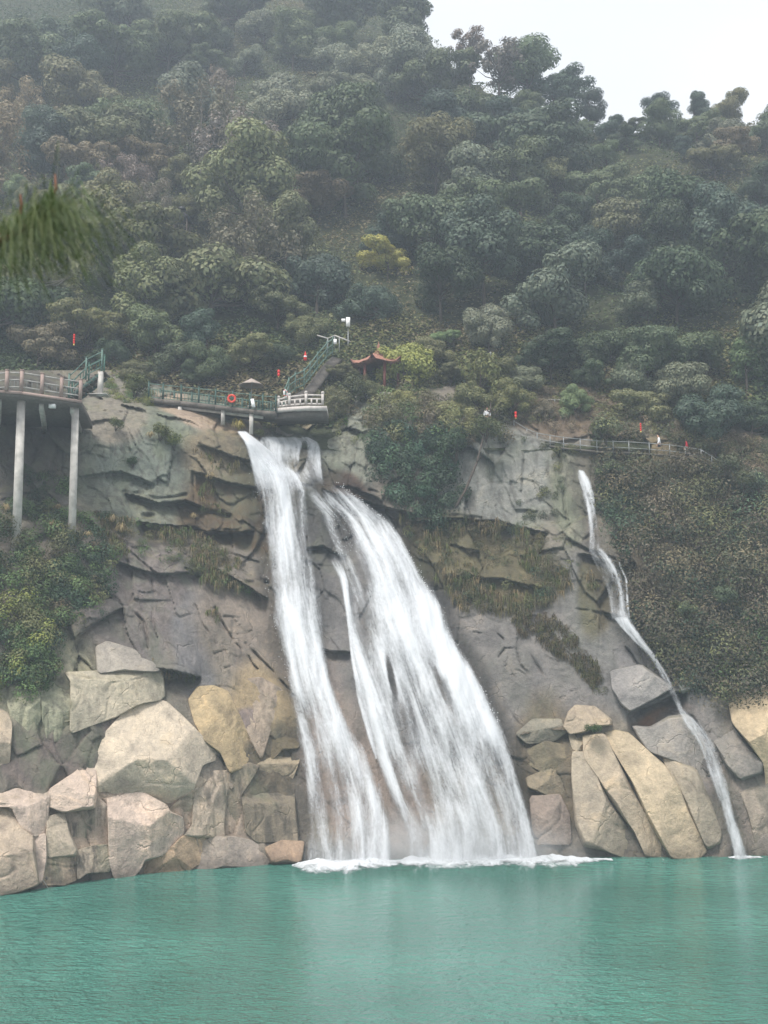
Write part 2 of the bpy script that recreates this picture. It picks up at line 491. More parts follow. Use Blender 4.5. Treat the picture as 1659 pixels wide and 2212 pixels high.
CRACKS = [  # photo polylines, half width px, depth m
    (Lc([(1190, 600), (1240, 700), (1300, 790), (1380, 870), (1425, 935)]), 4, .9),
    (Lc([(1360, 790), (1440, 880), (1540, 985), (1630, 1080)]), 4.5, 1.0),
    (Lc([(1310, 745), (1420, 715)]), 3, .5), (Lc([(1240, 650), (1340, 650)]), 3.5, .6), (Lc([(1190, 850), (1270, 830)]), 3, .5),
    (Lc([(1240, 930), (1340, 905)]), 3, .5), (Lc([(890, 965), (1100, 975), (1090, 1020)]), 9, 1.6),
    (Lc([(1020, 380), (1120, 430), (1300, 450), (1400, 455)]), 6, 1.0), (Lc([(700, 330), (800, 380), (880, 380)]), 4, .6),
    (Lc([(830, 430), (860, 520), (840, 640), (870, 760)]), 5, .6), (Lc([(700, 560), (800, 690), (820, 820)]), 6, .8),
    (Lc([(1080, 580), (1130, 700), (1200, 800)]), 4, .6), (Lc([(1200, 1370), (1240, 1480), (1260, 1600)]), 5, .9),
    (Lc([(1150, 270), (1240, 300), (1340, 400), (1480, 460)]), 9, 1.2), (Lc([(800, 80), (960, 110), (1050, 60), (1260, 85)]), 9, 1.5),
    (Rc([(140, 610), (170, 560), (230, 555), (250, 650), (330, 740), (400, 840), (345, 852)]), 3.2, .55),
    (Rc([(205, 690), (240, 680), (300, 720), (350, 790)]), 2.5, .35), (Rc([(210, 700), (300, 800), (350, 850)]), 2.5, .4),
    (Rc([(310, 580), (350, 650), (392, 720)]), 3.2, .5), (Rc([(130, 830), (190, 900), (260, 1000)]), 3.2, .5), (Rc([(160, 830), (215, 812)]), 2.5, .4),
    (Rc([(-10, 460), (60, 470), (120, 450), (165, 505)]), 4, .7), (Rc([(440, 780), (500, 782)]), 2.5, .3), (Rc([(540, 800), (590, 790)]), 2.5, .3),
    (Rc([(815, 495), (860, 560), (900, 620), (942, 665)]), 5, .9), (Rc([(670, 350), (760, 380)]), 3, .5), (Rc([(540, 330), (640, 345)]), 3, .4),
    (Rc([(870, 330), (900, 300), (1000, 300), (1080, 330)]), 7, .9), (Rc([(210, 850), (330, 860)]), 2.5, .3),
    ([(800, 1060), (880, 1090), (960, 1110), (1040, 1120)], 7, 1.2), ([(845, 1120), (930, 1130)], 5, .8),
    ([(560, 1215), (480, 1190), (430, 1160)], 5, .8), ([(700, 1180), (735, 1195), (760, 1240)], 5, .7),
    ([(395, 1130), (450, 1150), (520, 1142)], 6, 1.0), ([(270, 1062), (340, 1078), (400, 1068)], 6, .9), ([(415, 1020), (420, 1080), (425, 1130)], 5, .7), ([(430, 960), (500, 985), (545, 990)], 4, .6),
    ([(1195, 900), (1210, 1000), (1225, 1120)], 6, .7), ([(1050, 930), (1060, 1040), (1040, 1120)], 3, .4)]

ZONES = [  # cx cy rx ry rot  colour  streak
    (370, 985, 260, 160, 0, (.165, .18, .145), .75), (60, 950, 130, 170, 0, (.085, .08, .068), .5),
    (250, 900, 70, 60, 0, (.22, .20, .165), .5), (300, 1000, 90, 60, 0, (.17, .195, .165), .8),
    (445, 905, 120, 26, 22, (.36, .28, .215), .15), (490, 1120, 105, 190, 0, (.098, .070, .042), .6), (470, 975, 90, 55, 10, (.17, .145, .10), .5),  # first zone: lit edge below the boardwalk rail, painted into the rock colour
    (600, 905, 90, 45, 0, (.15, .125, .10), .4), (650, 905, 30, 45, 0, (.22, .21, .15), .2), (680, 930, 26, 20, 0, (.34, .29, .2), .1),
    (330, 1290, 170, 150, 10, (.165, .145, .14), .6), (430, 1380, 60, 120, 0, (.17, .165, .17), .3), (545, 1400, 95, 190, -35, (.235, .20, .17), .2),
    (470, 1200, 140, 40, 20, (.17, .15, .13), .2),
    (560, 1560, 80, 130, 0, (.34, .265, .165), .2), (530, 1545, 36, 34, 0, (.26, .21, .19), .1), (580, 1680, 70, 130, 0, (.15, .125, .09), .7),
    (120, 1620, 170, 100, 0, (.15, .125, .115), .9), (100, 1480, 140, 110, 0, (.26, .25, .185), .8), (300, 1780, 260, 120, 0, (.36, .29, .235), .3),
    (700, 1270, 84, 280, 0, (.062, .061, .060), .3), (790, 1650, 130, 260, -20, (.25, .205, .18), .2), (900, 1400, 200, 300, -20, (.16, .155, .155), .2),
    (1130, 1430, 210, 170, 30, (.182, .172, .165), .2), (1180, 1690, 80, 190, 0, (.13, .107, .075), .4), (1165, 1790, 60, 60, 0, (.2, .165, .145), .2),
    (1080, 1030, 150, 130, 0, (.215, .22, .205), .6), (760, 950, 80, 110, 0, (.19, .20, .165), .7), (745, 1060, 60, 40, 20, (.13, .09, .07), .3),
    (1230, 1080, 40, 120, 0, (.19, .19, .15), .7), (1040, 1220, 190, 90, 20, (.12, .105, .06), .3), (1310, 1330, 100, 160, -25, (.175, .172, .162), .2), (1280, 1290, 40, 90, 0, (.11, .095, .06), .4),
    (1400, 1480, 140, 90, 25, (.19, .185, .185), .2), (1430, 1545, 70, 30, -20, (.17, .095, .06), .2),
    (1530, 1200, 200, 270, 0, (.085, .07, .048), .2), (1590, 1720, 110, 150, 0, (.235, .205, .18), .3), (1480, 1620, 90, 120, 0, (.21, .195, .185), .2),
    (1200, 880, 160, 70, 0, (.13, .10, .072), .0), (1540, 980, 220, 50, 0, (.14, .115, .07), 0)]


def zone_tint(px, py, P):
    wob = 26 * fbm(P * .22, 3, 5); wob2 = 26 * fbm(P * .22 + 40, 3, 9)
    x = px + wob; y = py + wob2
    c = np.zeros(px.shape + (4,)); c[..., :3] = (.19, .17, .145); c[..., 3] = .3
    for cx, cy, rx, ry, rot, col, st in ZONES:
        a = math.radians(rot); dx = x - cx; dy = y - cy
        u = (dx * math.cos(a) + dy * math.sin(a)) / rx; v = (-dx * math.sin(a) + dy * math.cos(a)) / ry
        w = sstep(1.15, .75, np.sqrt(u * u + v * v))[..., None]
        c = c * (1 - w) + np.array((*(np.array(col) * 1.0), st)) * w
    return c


FALL_L = [(540, 985), (566, 1110), (580, 1250), (608, 1400), (636, 1510), (655, 1700), (654, 1850)]
FALL_R = [(700, 1030), (785, 1080), (862, 1160), (927, 1270), (966, 1360), (1038, 1480), (1094, 1600), (1139, 1750), (1158, 1850)]
SMALL = [(1250, 1012), (1272, 1100), (1284, 1192), (1330, 1310), (1362, 1370), (1430, 1440), (1478, 1545), (1540, 1660), (1600, 1848)]
LEDGES = [  # photo lines under which the rock steps back, m, px
    ([(268, 1068), (340, 1084), (400, 1078), (440, 1100)], 1.5, 26), ([(300, 1128), (395, 1134), (450, 1152), (545, 1146)], 2.0, 40), ([(180, 1030), (260, 1020), (330, 1045)], .8, 26),
    ([(420, 1020), (480, 1040), (556, 1052)], 1.0, 34), ([(430, 962), (500, 985), (545, 995)], .9, 28), ([(440, 1215), (500, 1245), (575, 1290)], 1.6, 40), ([(250, 1215), (330, 1235), (440, 1240)], .8, 40),
    ([(700, 1058), (760, 1075), (830, 1095), (900, 1110)], 1.8, 40), ([(880, 1128), (960, 1118), (1080, 1126), (1180, 1150)], 1.4, 40), ([(660, 1185), (700, 1180), (745, 1200)], .9, 40), ([(690, 1400), (760, 1410)], .8, 36),
    ([(225, 1420), (330, 1440), (420, 1462)], 1.2, 30), ([(340, 1466), (430, 1462)], 1.2, 24), ([(1120, 1590), (1180, 1575), (1240, 1580)], 1.0, 30), ([(1250, 1195), (1330, 1215), (1390, 1240)], .9, 34), ([(1300, 1320), (1400, 1345)], .7, 30),
    ([(1360, 1540), (1430, 1510), (1480, 1490)], 1.6, 34), ([(960, 1240), (1080, 1250), (1180, 1270)], .8, 40)]


def build_cliff():
    xs = np.concatenate([np.arange(-500, -60, 14.), np.arange(-60, 1720, 2.5), np.arange(1720, 2200, 14.)])
    ys = np.arange(800, 2045, 2.5)
    px, py = np.meshgrid(xs, ys)
    d0 = D(px, py); P = at(px, py, d0)
    Q = P.copy(); Q[..., 2] *= .55; Q[..., 0] += .25 * P[..., 2]
    low = sstep(1420, 1500, py)
    f1, f2, val, til = cells(Q * .33 + .16 * fbm(P * .4, 2, 3)[..., None], 3)
    g1, g2, val2, til2 = cells(Q * .85 + .12 * fbm(P * 1.0, 2, 4)[..., None], 8)
    slab = np.zeros(px.shape)          # smooth slabs keep less relief
    for cx, cy, rx, ry in ((1130, 1430, 260, 200), (480, 1400, 210, 230), (1400, 1420, 150, 160), (790, 1500, 200, 380)):
        slab = np.maximum(slab, sstep(1.2, .6, np.hypot((px - cx) / rx, (py - cy) / ry)))
    amp = .78 * (1 - .8 * slab) * (1 - .35 * sstep(1.2, .6, np.hypot((px - 370) / 260, (py - 980) / 170))) * (1 - .5 * sstep(1.2, .6, np.hypot((px - 1120) / 170, (py - 1030) / 120))) * (1 - .62 * low)
    disp = amp * ((val - .5) * 1.15 + 2.2 * til - .16 * sstep(.05, .0, f2 - f1) + (val2 - .5) * .34 + .75 * til2 - .07 * sstep(.06, 0, g2 - g1)) + .5 * fbm(P * .22, 3, 21) + (.05 + .09 * amp) * fbm(P * 1.4, 4, 31)
    for pts, w, dep in CRACKS:
        wv = w * .5 * (1 + .9 * fbm(P * .9, 2, 55))
        disp -= .62 * dep * sstep(-.35, .25, fbm(P * .8, 2, 58)) * np.exp(-(seg_dist(px + 4 * fbm(P * 1.1, 2, 61), py + 4 * fbm(P * 1.1, 2, 62), pts) / np.maximum(wv, 1.2)) ** 2)
    disp += .16 * low * sstep(680, 620, px) + .25 * low * sstep(1180, 1240, px)
    for pts_, dep, ht in LEDGES:
        lx = [q[0] for q in pts_]; ly = np.interp(px, lx, [q[1] for q in pts_]) + 5 * fbm(np.stack([P[..., 0] * .8, 0 * px, 0 * px], -1), 3, 66)
        m_ = sstep(lx[0] - 8, lx[0] + 14, px) * sstep(lx[-1] + 8, lx[-1] - 14, px)
        t_ = py - ly
        disp += dep * m_ * (.45 * np.exp(-np.clip(-t_, 0, None) / 26) * (t_ <= 0) - sstep(0, 5, t_) * np.exp(-np.clip(t_, 0, None) / ht))
    P = at(px, py, d0 - disp)
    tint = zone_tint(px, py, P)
    for le, re in ((FALL_L, FALL_R), (FALL_R, FALL_R), (SMALL, SMALL)):
        dd = np.minimum(seg_dist(px, py, le), seg_dist(px, py, re)) + 14 * fbm(P * .5, 3, 73)
        tint[..., :3] *= (1 - .42 * sstep(46, 10, dd))[..., None]
    # wet dark band right at the water line
    wet = sstep(1.0, .1, P[..., 2] + .4 * fbm(P * .7, 3, 71))[..., None]
    tint[..., :3] *= 1 - .45 * wet
    nx, ny = len(xs), len(ys)
    idx = np.arange(nx * ny).reshape(ny, nx)
    Fc = np.stack([idx[:-1, :-1], idx[1:, :-1], idx[1:, 1:], idx[:-1, 1:]], -1).reshape(-1, 4)
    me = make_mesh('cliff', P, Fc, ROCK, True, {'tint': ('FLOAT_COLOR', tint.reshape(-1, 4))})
    o = link('cliff', me)
    tag(o, kind='structure')
    return o


build_cliff()


# ------------------------------------------------------------------ hillside
RIDX = [-900, 300, 700, 820, 900, 960, 1010, 1070, 1150, 1250, 1330, 1400, 1470, 1659, 2000, 2400]
RIDY = [-420, -260, -120, -20, 60, 110, 160, 210, 225, 262, 318, 292, 282, 280, 300, 320]


def ridgeY(px):
    py = np.interp(px, RIDX, RIDY)
    e = TILT + np.arctan((H / 2 - py) / F); t = np.tan(e)
    return np.clip(69 / np.maximum(1 - t, .2), 100, 245)


def hill(X, Y):
    X = np.asarray(X, float); Y = np.asarray(Y, float)
    px = W / 2 + F * X / (Y * 1.02 + 4)
    yr = ridgeY(px)
    P = np.stack(np.broadcast_arrays(X * .045, Y * .045, 0 * X), -1)
    z = 31 + (np.minimum(Y, yr) - 88) - .35 * np.maximum(Y - yr, 0)
    lip = sstep(88, 100, Y)
    return z + 3.0 * lip * fbm(P, 3, 91)


def hill_hit(px, py):
    Ys = np.arange(86, 250, .25)
    P = at(np.full(Ys.shape, px), np.full(Ys.shape, py), Ys)
    h = hill(P[:, 0], P[:, 1])
    k = np.argmax(h >= P[:, 2]) if (h >= P[:, 2]).any() else None
    return None if k is None else np.array([P[k, 0], P[k, 1], h[k]])


xs = np.arange(-130, 131, 1.3); ys = np.concatenate([np.arange(86, 200, 1.2), np.arange(200, 300, 3.0)])
hx, hy = np.meshgrid(xs, ys)
hz = hill(hx, hy) + .35 * fbm(np.stack([hx * .4, hy * .4, 0 * hx], -1), 3, 15)
idx = np.arange(hx.size).reshape(hx.shape)
Fc = np.stack([idx[:-1, :-1], idx[:-1, 1:], idx[1:, 1:], idx[1:, :-1]], -1).reshape(-1, 4)
o = link('hillside', make_mesh('hillside', np.stack([hx, hy, hz], -1), Fc, SOIL, True)); tag(o, kind='structure')

# ------------------------------------------------------------------ pool
nx, ny = 60, 60
wx, wy = np.meshgrid(np.linspace(-90, 90, nx), np.linspace(-14, 88, ny))
idx = np.arange(nx * ny).reshape(ny, nx)
Fc = np.stack([idx[:-1, :-1], idx[:-1, 1:], idx[1:, 1:], idx[1:, :-1]], -1).reshape(-1, 4)
o = link('pool_water', make_mesh('pool_water', np.stack([wx, wy, 0 * wx], -1), Fc, WATER, True)); tag(o, kind='structure')
o = link('pool_bed', make_mesh('pool_bed', np.stack([wx, wy, 0 * wx - 6.0], -1), Fc, SOIL, True)); tag(o, kind='structure')


# ------------------------------------------------------------------ boulders and slabs
def chaikin(p, n=1):
    for _ in range(n):
        q = []
        for i in range(len(p)):
            a = np.array(p[i]); b = np.array(p[(i + 1) % len(p)])
            q += [a * .92 + b * .08, a * .08 + b * .92]
        p = q
    return p


def rock(name, poly, th, tint, label, streak=.15, seed=0, facets=None, nf=4, p=13, off=0.0, bev=9.0, grow=1.06, cat='boulder', group=None, moss=0, rough=1.0):
    rr = np.random.default_rng(1000 + seed)
    pl = np.array(chaikin([tuple(q) for q in poly], 1))
    pl = pl.mean(0) + (pl - pl.mean(0)) * grow; off = off - .25 * th
    x, y = pl[:, 0], pl[:, 1]; xn, yn = np.roll(x, -1), np.roll(y, -1)
    A = (x * yn - xn * y).sum() / 2
    cx = ((x + xn) * (x * yn - xn * y)).sum() / (6 * A); cy = ((y + yn) * (x * yn - xn * y)).sum() / (6 * A)
    nt = 150
    R = np.zeros(nt); ang = np.arange(nt) * 2 * PI / nt
    for k, a in enumerate(ang):
        dx, dy = math.cos(a), math.sin(a); best = 0
        for i in range(len(pl)):
            ax, ay = pl[i] - (cx, cy); bx, by = pl[(i + 1) % len(pl)] - (cx, cy)
            ex, ey = bx - ax, by - ay; den = dx * ey - dy * ex
            if abs(den) < 1e-9: continue
            t = (ax * ey - ay * ex) / den; s = (ax * dy - ay * dx) / den
            if t > 0 and -1e-6 <= s <= 1 + 1e-6: best = max(best, t)
        R[k] = best
    size = R.mean()
    nr = int(np.clip(size / 2.4, 18, 60))
    rad = np.linspace(0, 1, nr + 1)[1:] ** .62
    back = np.array([.9, .6, .25])
    r_all = np.concatenate([rad, back]); front = np.concatenate([np.ones(nr), -np.ones(3)])
    rg, ag = np.meshgrid(r_all, np.arange(nt), indexing='ij')
    px = cx + rg * R[ag] * np.cos(ang[ag]); py = cy + rg * R[ag] * np.sin(ang[ag])
    fr = front[:, None] * np.ones(nt)
    d0 = D(px, py) - off; s = F / D(cx, cy)
    mx = (px - cx) / s; my = -(py - cy) / s
    ed = np.clip((1 - rg) * R[ag] / bev, 0, 1); hp = th * np.sqrt(np.clip(1 - (1 - ed) ** 2, 0, 1))
    hp = np.where(fr > 0, hp, np.sqrt(np.clip(1 - rg ** 4, 0, 1)) * th)
    hh = np.full(px.shape, 9e9)
    hm = size / s
    if facets is None:
        facets = []
        for k in range(nf):
            a = rr.uniform(0, 2 * PI); g = rr.uniform(.35, .85) * th / hm
            facets.append((math.cos(a) * g, math.sin(a) * g, th * rr.uniform(.72, .98)))
    for gx, gy, h0 in facets:
        hh = np.minimum(hh, h0 + gx * mx + gy * my)
    P0 = at(px, py, d0)
    h = np.where(fr > 0, np.minimum(hp, np.maximum(hh, -.15 * th)), -.7 * hp)
    inn = np.where(fr > 0, np.clip((1 - rg) * 8, 0.25, 1), .2)
    h = h + inn * rough * (.07 * th * fbm(P0 * .6 + seed, 3, 200) + .045 * fbm(P0 * 2.3 + seed, 4, 207) - .07 * sstep(.05, 0, np.abs(fbm(P0 * .32 + 3 * seed, 2, 210))))
    P = at(px, py, d0 - h)
    ring = P.reshape(-1, 3)
    c0 = at(cx, cy, D(cx, cy) - off - float(np.mean(h[0]))); c1 = at(cx, cy, D(cx, cy) - off + .7 * th)
    V = np.vstack([ring, c0, c1]); n = len(r_all); Fc = []
    for i in range(n - 1):
        for k in range(nt):
            k2 = (k + 1) % nt
            Fc.append((i * nt + k, (i + 1) * nt + k, (i + 1) * nt + k2, i * nt + k2))
    for k in range(nt):
        Fc.append((n * nt, k, (k + 1) % nt)); Fc.append((n * nt + 1, (n - 1) * nt + (k + 1) % nt, (n - 1) * nt + k))
    Fc = [f[::-1] for f in Fc]
    t = np.zeros((len(V), 4)); t[:, :3] = np.array(tint) * 1.2; t[:, 3] = streak
    v1 = fbm(V * .35 + seed, 3, 230)[:, None]
    t[:, :3] *= 1 + .22 * v1 * np.array([1, 1, .9])
    if moss:
        w = sstep(.0, .5, fbm(V * .9 + seed, 3, 240) + moss - .5)[:, None] * .8
        t[:, :3] = t[:, :3] * (1 - w) + np.array([.085, .098, .035]) * w
    wet = sstep(.9, .1, V[:, 2] + .35 * fbm(V * .7, 3, 71))[:, None]
    t[:, :3] *= 1 - .42 * wet
    return solo(name, V, Fc, ROCK, label, cat, group, smooth=True, attrs={'tint': ('FLOAT_COLOR', t)})


RB = None; TAN = (.44, .37, .29); PINK = (.47, .385, .33); GREYT = (.29, .265, .235); GREY = (.215, .205, .20); YEL = (.37, .29, .18); DK = (.15, .122, .088)
rock('boulder', Lc([(535, 815), (600, 783), (740, 825), (830, 880), (890, 945), (860, 950), (660, 952), (545, 960)]), 1.3, GREYT, 'smooth rounded grey boulder cap above the strip of moss', seed=1, facets=[(-.1, -.55, 1.0), (.25, -.3, 1.1)])
rock('boulder', Lc([(368, 958), (545, 950), (885, 928), (902, 1090), (870, 1110), (780, 1125), (650, 1198), (520, 1243), (396, 1288), (398, 1010)]), 1.5, (.37, .335, .265), 'squarish pale boulder with a green mossy top edge and level upper face', .35, 2, [(.05, .1, 1.25), (-.35, 0, 1.7), (0, -.9, 2.1)], moss=.12)
HR = 'hanging slabs at the left edge'
rock('hanging_rock', Lc([(222, 1030), (372, 990), (398, 1012), (396, 1200), (330, 1335), (262, 1328), (232, 1200)]), .9, (.30, .30, .22), 'narrow hanging slab with dark streaks left of the squarish pale boulder', .9, 3, cat='rock', group=HR)
rock('hanging_rock', Lc([(18, 1015), (150, 1005), (222, 1030), (228, 1200), (147, 1372), (100, 1362), (66, 1240)]), 1.0, (.31, .305, .225), 'pale streaked hanging slab tapering to a point near the left edge', .9, 4, cat='rock', group=HR)
rock('boulder', Lc([(-160, 1130), (-20, 1150), (42, 1185), (66, 1245), (52, 1450), (12, 1580), (-160, 1610)]), 1.4, TAN, 'tall tan boulder cut off by the left edge of the photo', .2, 5, off=.5, bev=12)
rock('boulder', Lc([(518, 1350), (600, 1280), (680, 1192), (780, 1132), (850, 1105), (920, 1130), (1000, 1200), (1080, 1280), (1192, 1390), (1198, 1432), (1110, 1460), (1060, 1600), (940, 1695), (800, 1690), (600, 1600), (535, 1610), (524, 1500)]), 2.0, (.45, .39, .315), 'huge pale tent-shaped boulder left of the main waterfall', .08, 6, [(.02, -.42, 1.55), (.05, .62, 1.75), (.5, -.1, 2.0), (-.45, 0, 2.1)], off=.5, rough=.7, bev=14)
rock('boulder', Lc([(594, 1588), (740, 1594), (915, 1692), (938, 1730), (1005, 1760), (1012, 1852), (900, 1962), (800, 1994), (780, 2040), (730, 2090), (640, 2095), (610, 2000), (604, 1750)]), 1.6, PINK, 'pinkish pale block standing in the water below the tent-shaped boulder', .3, 7, [(.12, -.55, 1.5), (-.4, .1, 1.7), (.25, .12, 1.25)], off=.4, bev=9)
rock('boulder', Lc([(276, 1598), (420, 1502), (508, 1390), (530, 1480), (534, 1640), (522, 1704), (350, 1724), (266, 1690)]), 1.3, PINK, 'pinkish sloping boulder at the left foot of the tent-shaped boulder', .1, 8, [(-.1, -.6, 1.2), (.35, .1, 1.3)], off=.3)
rock('boulder', Lc([(-160, 1585), (160, 1600), (280, 1597), (268, 1690), (262, 1762), (250, 1850), (186, 1860), (116, 1812), (60, 1702), (-160, 1690)]), 1.4, PINK, 'flat-topped pinkish boulder on the left shore with a dark hollow', .2, 9, [(0, -.8, 1.2), (.2, .25, 1.2), (-.4, .1, 1.5)], off=.3)
rock('boulder', Lc([(-160, 1692), (60, 1702), (118, 1815), (184, 1862), (200, 2000), (214, 2122), (100, 2165), (-160, 2215)]), 1.7, (.38, .315, .25), 'large rounded boulder at the waterline in the lower left corner', .12, 10, [(.1, -.45, 1.4), (.5, .1, 1.7), (0, .2, 1.5)], off=.5, bev=14)
rock('boulder', Lc([(184, 1858), (254, 1846), (264, 1975), (234, 2112), (213, 2120), (200, 2000)]), .9, PINK, 'narrow upright wedge of pinkish rock at the waterline', .3, 11, [(.3, 0, .8)], off=.25, bev=5)
rock('boulder', Lc([(252, 1848), (262, 1756), (356, 1722), (376, 1810), (396, 1862), (432, 1942), (420, 1970), (264, 1977)]), .95, (.36, .31, .25), 'blunt tan rock resting on the split blocks by the waterline', .2, 12, [(-.2, -.4, .9), (.3, .2, .95)], off=.3, bev=9)
rock('boulder', Lc([(264, 1977), (420, 1967), (426, 2100), (360, 2134), (224, 2130)]), .8, (.36, .29, .22), 'brown vertically split block at the waterline under the blunt rock', .95, 13, [(.15, 0, .7), (-.25, 0, .8)], off=.1, bev=4)
rock('boulder', Lc([(422, 1968), (434, 1936), (520, 1911), (606, 1906), (612, 2055), (480, 2068), (429, 2102)]), .9, (.34, .29, .23), 'broken columnar block with upright slots beside the waterline', .95, 14, [(.3, -.1, .8), (-.3, 0, .8)], off=.25, bev=4)
rock('boulder', Lc([(352, 1724), (520, 1704), (534, 1642), (592, 1690), (606, 1903), (520, 1912), (432, 1937), (392, 1856), (372, 1800)]), .9, (.33, .27, .225), 'dark streaked recessed rock between the pinkish shore boulders', 1.0, 15, [(0, .25, .5), (.2, 0, .6)], bev=5)
rock('boulder', Lc([(1058, 1605), (1110, 1462), (1198, 1434), (1222, 1482), (1180, 1502), (1092, 1562), (1072, 1650), (1060, 1806), (1002, 1762), (938, 1732), (944, 1697)]), 1.0, (.33, .275, .215), 'tan wedge filling the corner right of the tent-shaped boulder', .45, 24, [(.1, .3, .8), (-.2, -.2, .9)])
rock('boulder', Lc([(752, 2048), (800, 1990), (900, 1957), (1012, 1855), (1100, 1868), (1140, 1890), (1120, 2000), (1030, 2064), (850, 2082)]), 1.0, (.36, .27, .19), 'low tan boulder at the waterline left of the grey shore boulder', .05, 16, off=.5, nf=3, bev=14)
rock('boulder', Lc([(1040, 2042), (1110, 1900), (1180, 1862), (1300, 1862), (1425, 1892), (1492, 1992), (1480, 2017), (1250, 2047)]), 1.1, (.27, .235, .205), 'low rounded grey boulder at the waterline left of the waterfall', .05, 17, off=.5, nf=3, bev=16)
rock('boulder', Lc([(1465, 1922), (1560, 1880), (1680, 1888), (1665, 2005), (1500, 2018)]), .9, (.26, .19, .14), 'small reddish brown rock at the left foot of the waterfall', .05, 18, off=.4, nf=2, bev=12)
rock('boulder', Lc([(1048, 1112), (1098, 1042), (1180, 1033), (1262, 1064), (1330, 1200), (1400, 1360), (1440, 1452), (1380, 1457), (1270, 1507), (1220, 1400), (1130, 1332), (1080, 1232)]), 1.2, YEL, 'yellowish tan leaning slab nearest the tent-shaped boulder, flat topped', .2, 19, [(.2, -.12, 1.0), (-.4, 0, 1.2), (.02, -.05, .85)], rough=.6, bev=10, off=.1)
rock('boulder', Lc([(1262, 1064), (1330, 1000), (1440, 985), (1560, 1050), (1645, 1210), (1560, 1236), (1500, 1272), (1446, 1440), (1400, 1360), (1330, 1200)]), .8, (.285, .232, .185), 'stained grey and tan slab between the yellowish slab and the waterfall', .35, 26, [(.12, -.1, .6), (-.25, 0, .8)], rough=.7, bev=10)
rock('boulder', Lc([(1092, 1562), (1180, 1502), (1266, 1502), (1252, 1640), (1237, 1790), (1242, 1862), (1100, 1868), (1012, 1852), (1060, 1806), (1072, 1650)]), 1.1, (.37, .31, .25), 'tan rounded rock in the gap above the low grey shore boulder', .7, 20, [(.2, -.2, .9), (-.35, 0, 1.0)])
rock('boulder', Lc([(1266, 1502), (1380, 1457), (1440, 1480), (1362, 1562), (1340, 1650), (1360, 1832), (1420, 1890), (1300, 1864), (1242, 1862), (1240, 1790)]), .7, (.24, .20, .155), 'dark brown recess rock left of the flat-topped grey block', .8, 25, [(.2, .1, .5)], bev=5)
rock('boulder', Lc([(1360, 1562), (1422, 1512), (1580, 1580), (1622, 1602), (1646, 1895), (1560, 1885), (1420, 1890), (1360, 1832), (1340, 1650)]), 1.2, (.175, .15, .115), 'flat-topped grey block with brown stained sides beside the waterfall', .8, 21, [(0, -.9, 1.5), (0, .12, 1.0)], bev=6)
rock('boulder', Lc([(1500, 1272), (1560, 1236), (1642, 1262), (1657, 1372), (1560, 1392), (1500, 1442), (1440, 1452)]), 1.0, (.12, .098, .062), 'dark mossy brown rock against the left edge of the waterfall', .3, 22, moss=.2)
rock('boulder', Lc([(1420, 1462), (1560, 1392), (1662, 1382), (1652, 1452), (1600, 1590), (1520, 1545), (1440, 1500)]), .8, (.27, .225, .165), 'thin layered tan ledge beside the waterfall', .1, 23, [(0, -.7, .8), (0, .4, .6)], bev=4)
# right bank
rock('boulder', Rc([(503, 1000), (530, 920), (570, 880), (680, 888), (770, 960), (772, 992), (690, 1003), (620, 1032), (540, 1042)]), 1.1, (.33, .275, .21), 'rounded cracked tan boulder with a rusty top right of the main waterfall', .05, 31, [(0, -.5, .95), (.3, .1, 1.0)], off=.4)
rock('boulder', Rc([(530, 1045), (622, 1040), (632, 1062), (602, 1142), (560, 1152), (540, 1100)]), .8, (.32, .275, .21), 'small pale block wedged under the rusty topped boulder', .2, 32)
SL = 'leaning slabs on the right bank'
rock('rock_slab', Rc([(556, 1150), (640, 1158), (722, 1350), (765, 1432), (852, 1562), (942, 1682), (952, 1722), (830, 1732), (720, 1692), (620, 1672), (570, 1550), (553, 1300)]), 1.3, (.305, .265, .21), 'leftmost leaning tan slab with short hollows at the foot of the right bank', .1, 33, [(.1, -.1, 1.1), (-.5, .1, 1.25)], cat='rock', group=SL, bev=20, off=.3)
rock('rock_slab', Rc([(616, 1062), (742, 1050), (795, 1170), (895, 1372), (1005, 1562), (1105, 1742), (952, 1722), (922, 1622), (832, 1502), (760, 1400), (692, 1282), (622, 1182)]), 1.4, (.35, .295, .225), 'leaning tan slab between the hollowed slab and the widest yellowish slab', .05, 34, [(.25, 0, 1.25), (-.35, 0, 1.2)], cat='rock', group=SL, bev=20, off=.4)
rock('rock_slab', Rc([(738, 1050), (800, 1033), (880, 1050), (1000, 1160), (1082, 1232), (1152, 1332), (1205, 1482), (1305, 1692), (1250, 1742), (1112, 1742), (1052, 1642), (962, 1482), (892, 1312), (802, 1162)]), 1.6, (.385, .32, .23), 'widest yellowish tan leaning slab with a rounded head on the right bank', .03, 35, [(.28, 0, 1.4), (-.3, 0, 1.45), (0, -.2, 1.35)], cat='rock', group=SL, bev=20, off=.5)
rock('rock_slab', Rc([(1060, 1178), (1252, 1240), (1335, 1422), (1395, 1602), (1385, 1652), (1312, 1692), (1205, 1472), (1152, 1332), (1085, 1232)]), 1.2, (.30, .262, .205), 'rightmost leaning grey-tan slab on the right bank', .05, 36, [(.3, 0, 1.05), (-.2, 0, 1.1)], cat='rock', group=SL, bev=20, off=.3)
rock('rock_slab', Rc([(900, 1000), (1000, 1010), (1100, 950), (1200, 938), (1255, 1000), (1325, 1160), (1365, 1300), (1435, 1562), (1388, 1602), (1325, 1422), (1245, 1242), (1082, 1182), (980, 1142), (930, 1062)]), 1.0, (.235, .22, .205), 'smooth grey slab left of the lower small waterfall', .1, 37, cat='rock', nf=2, rough=.6)
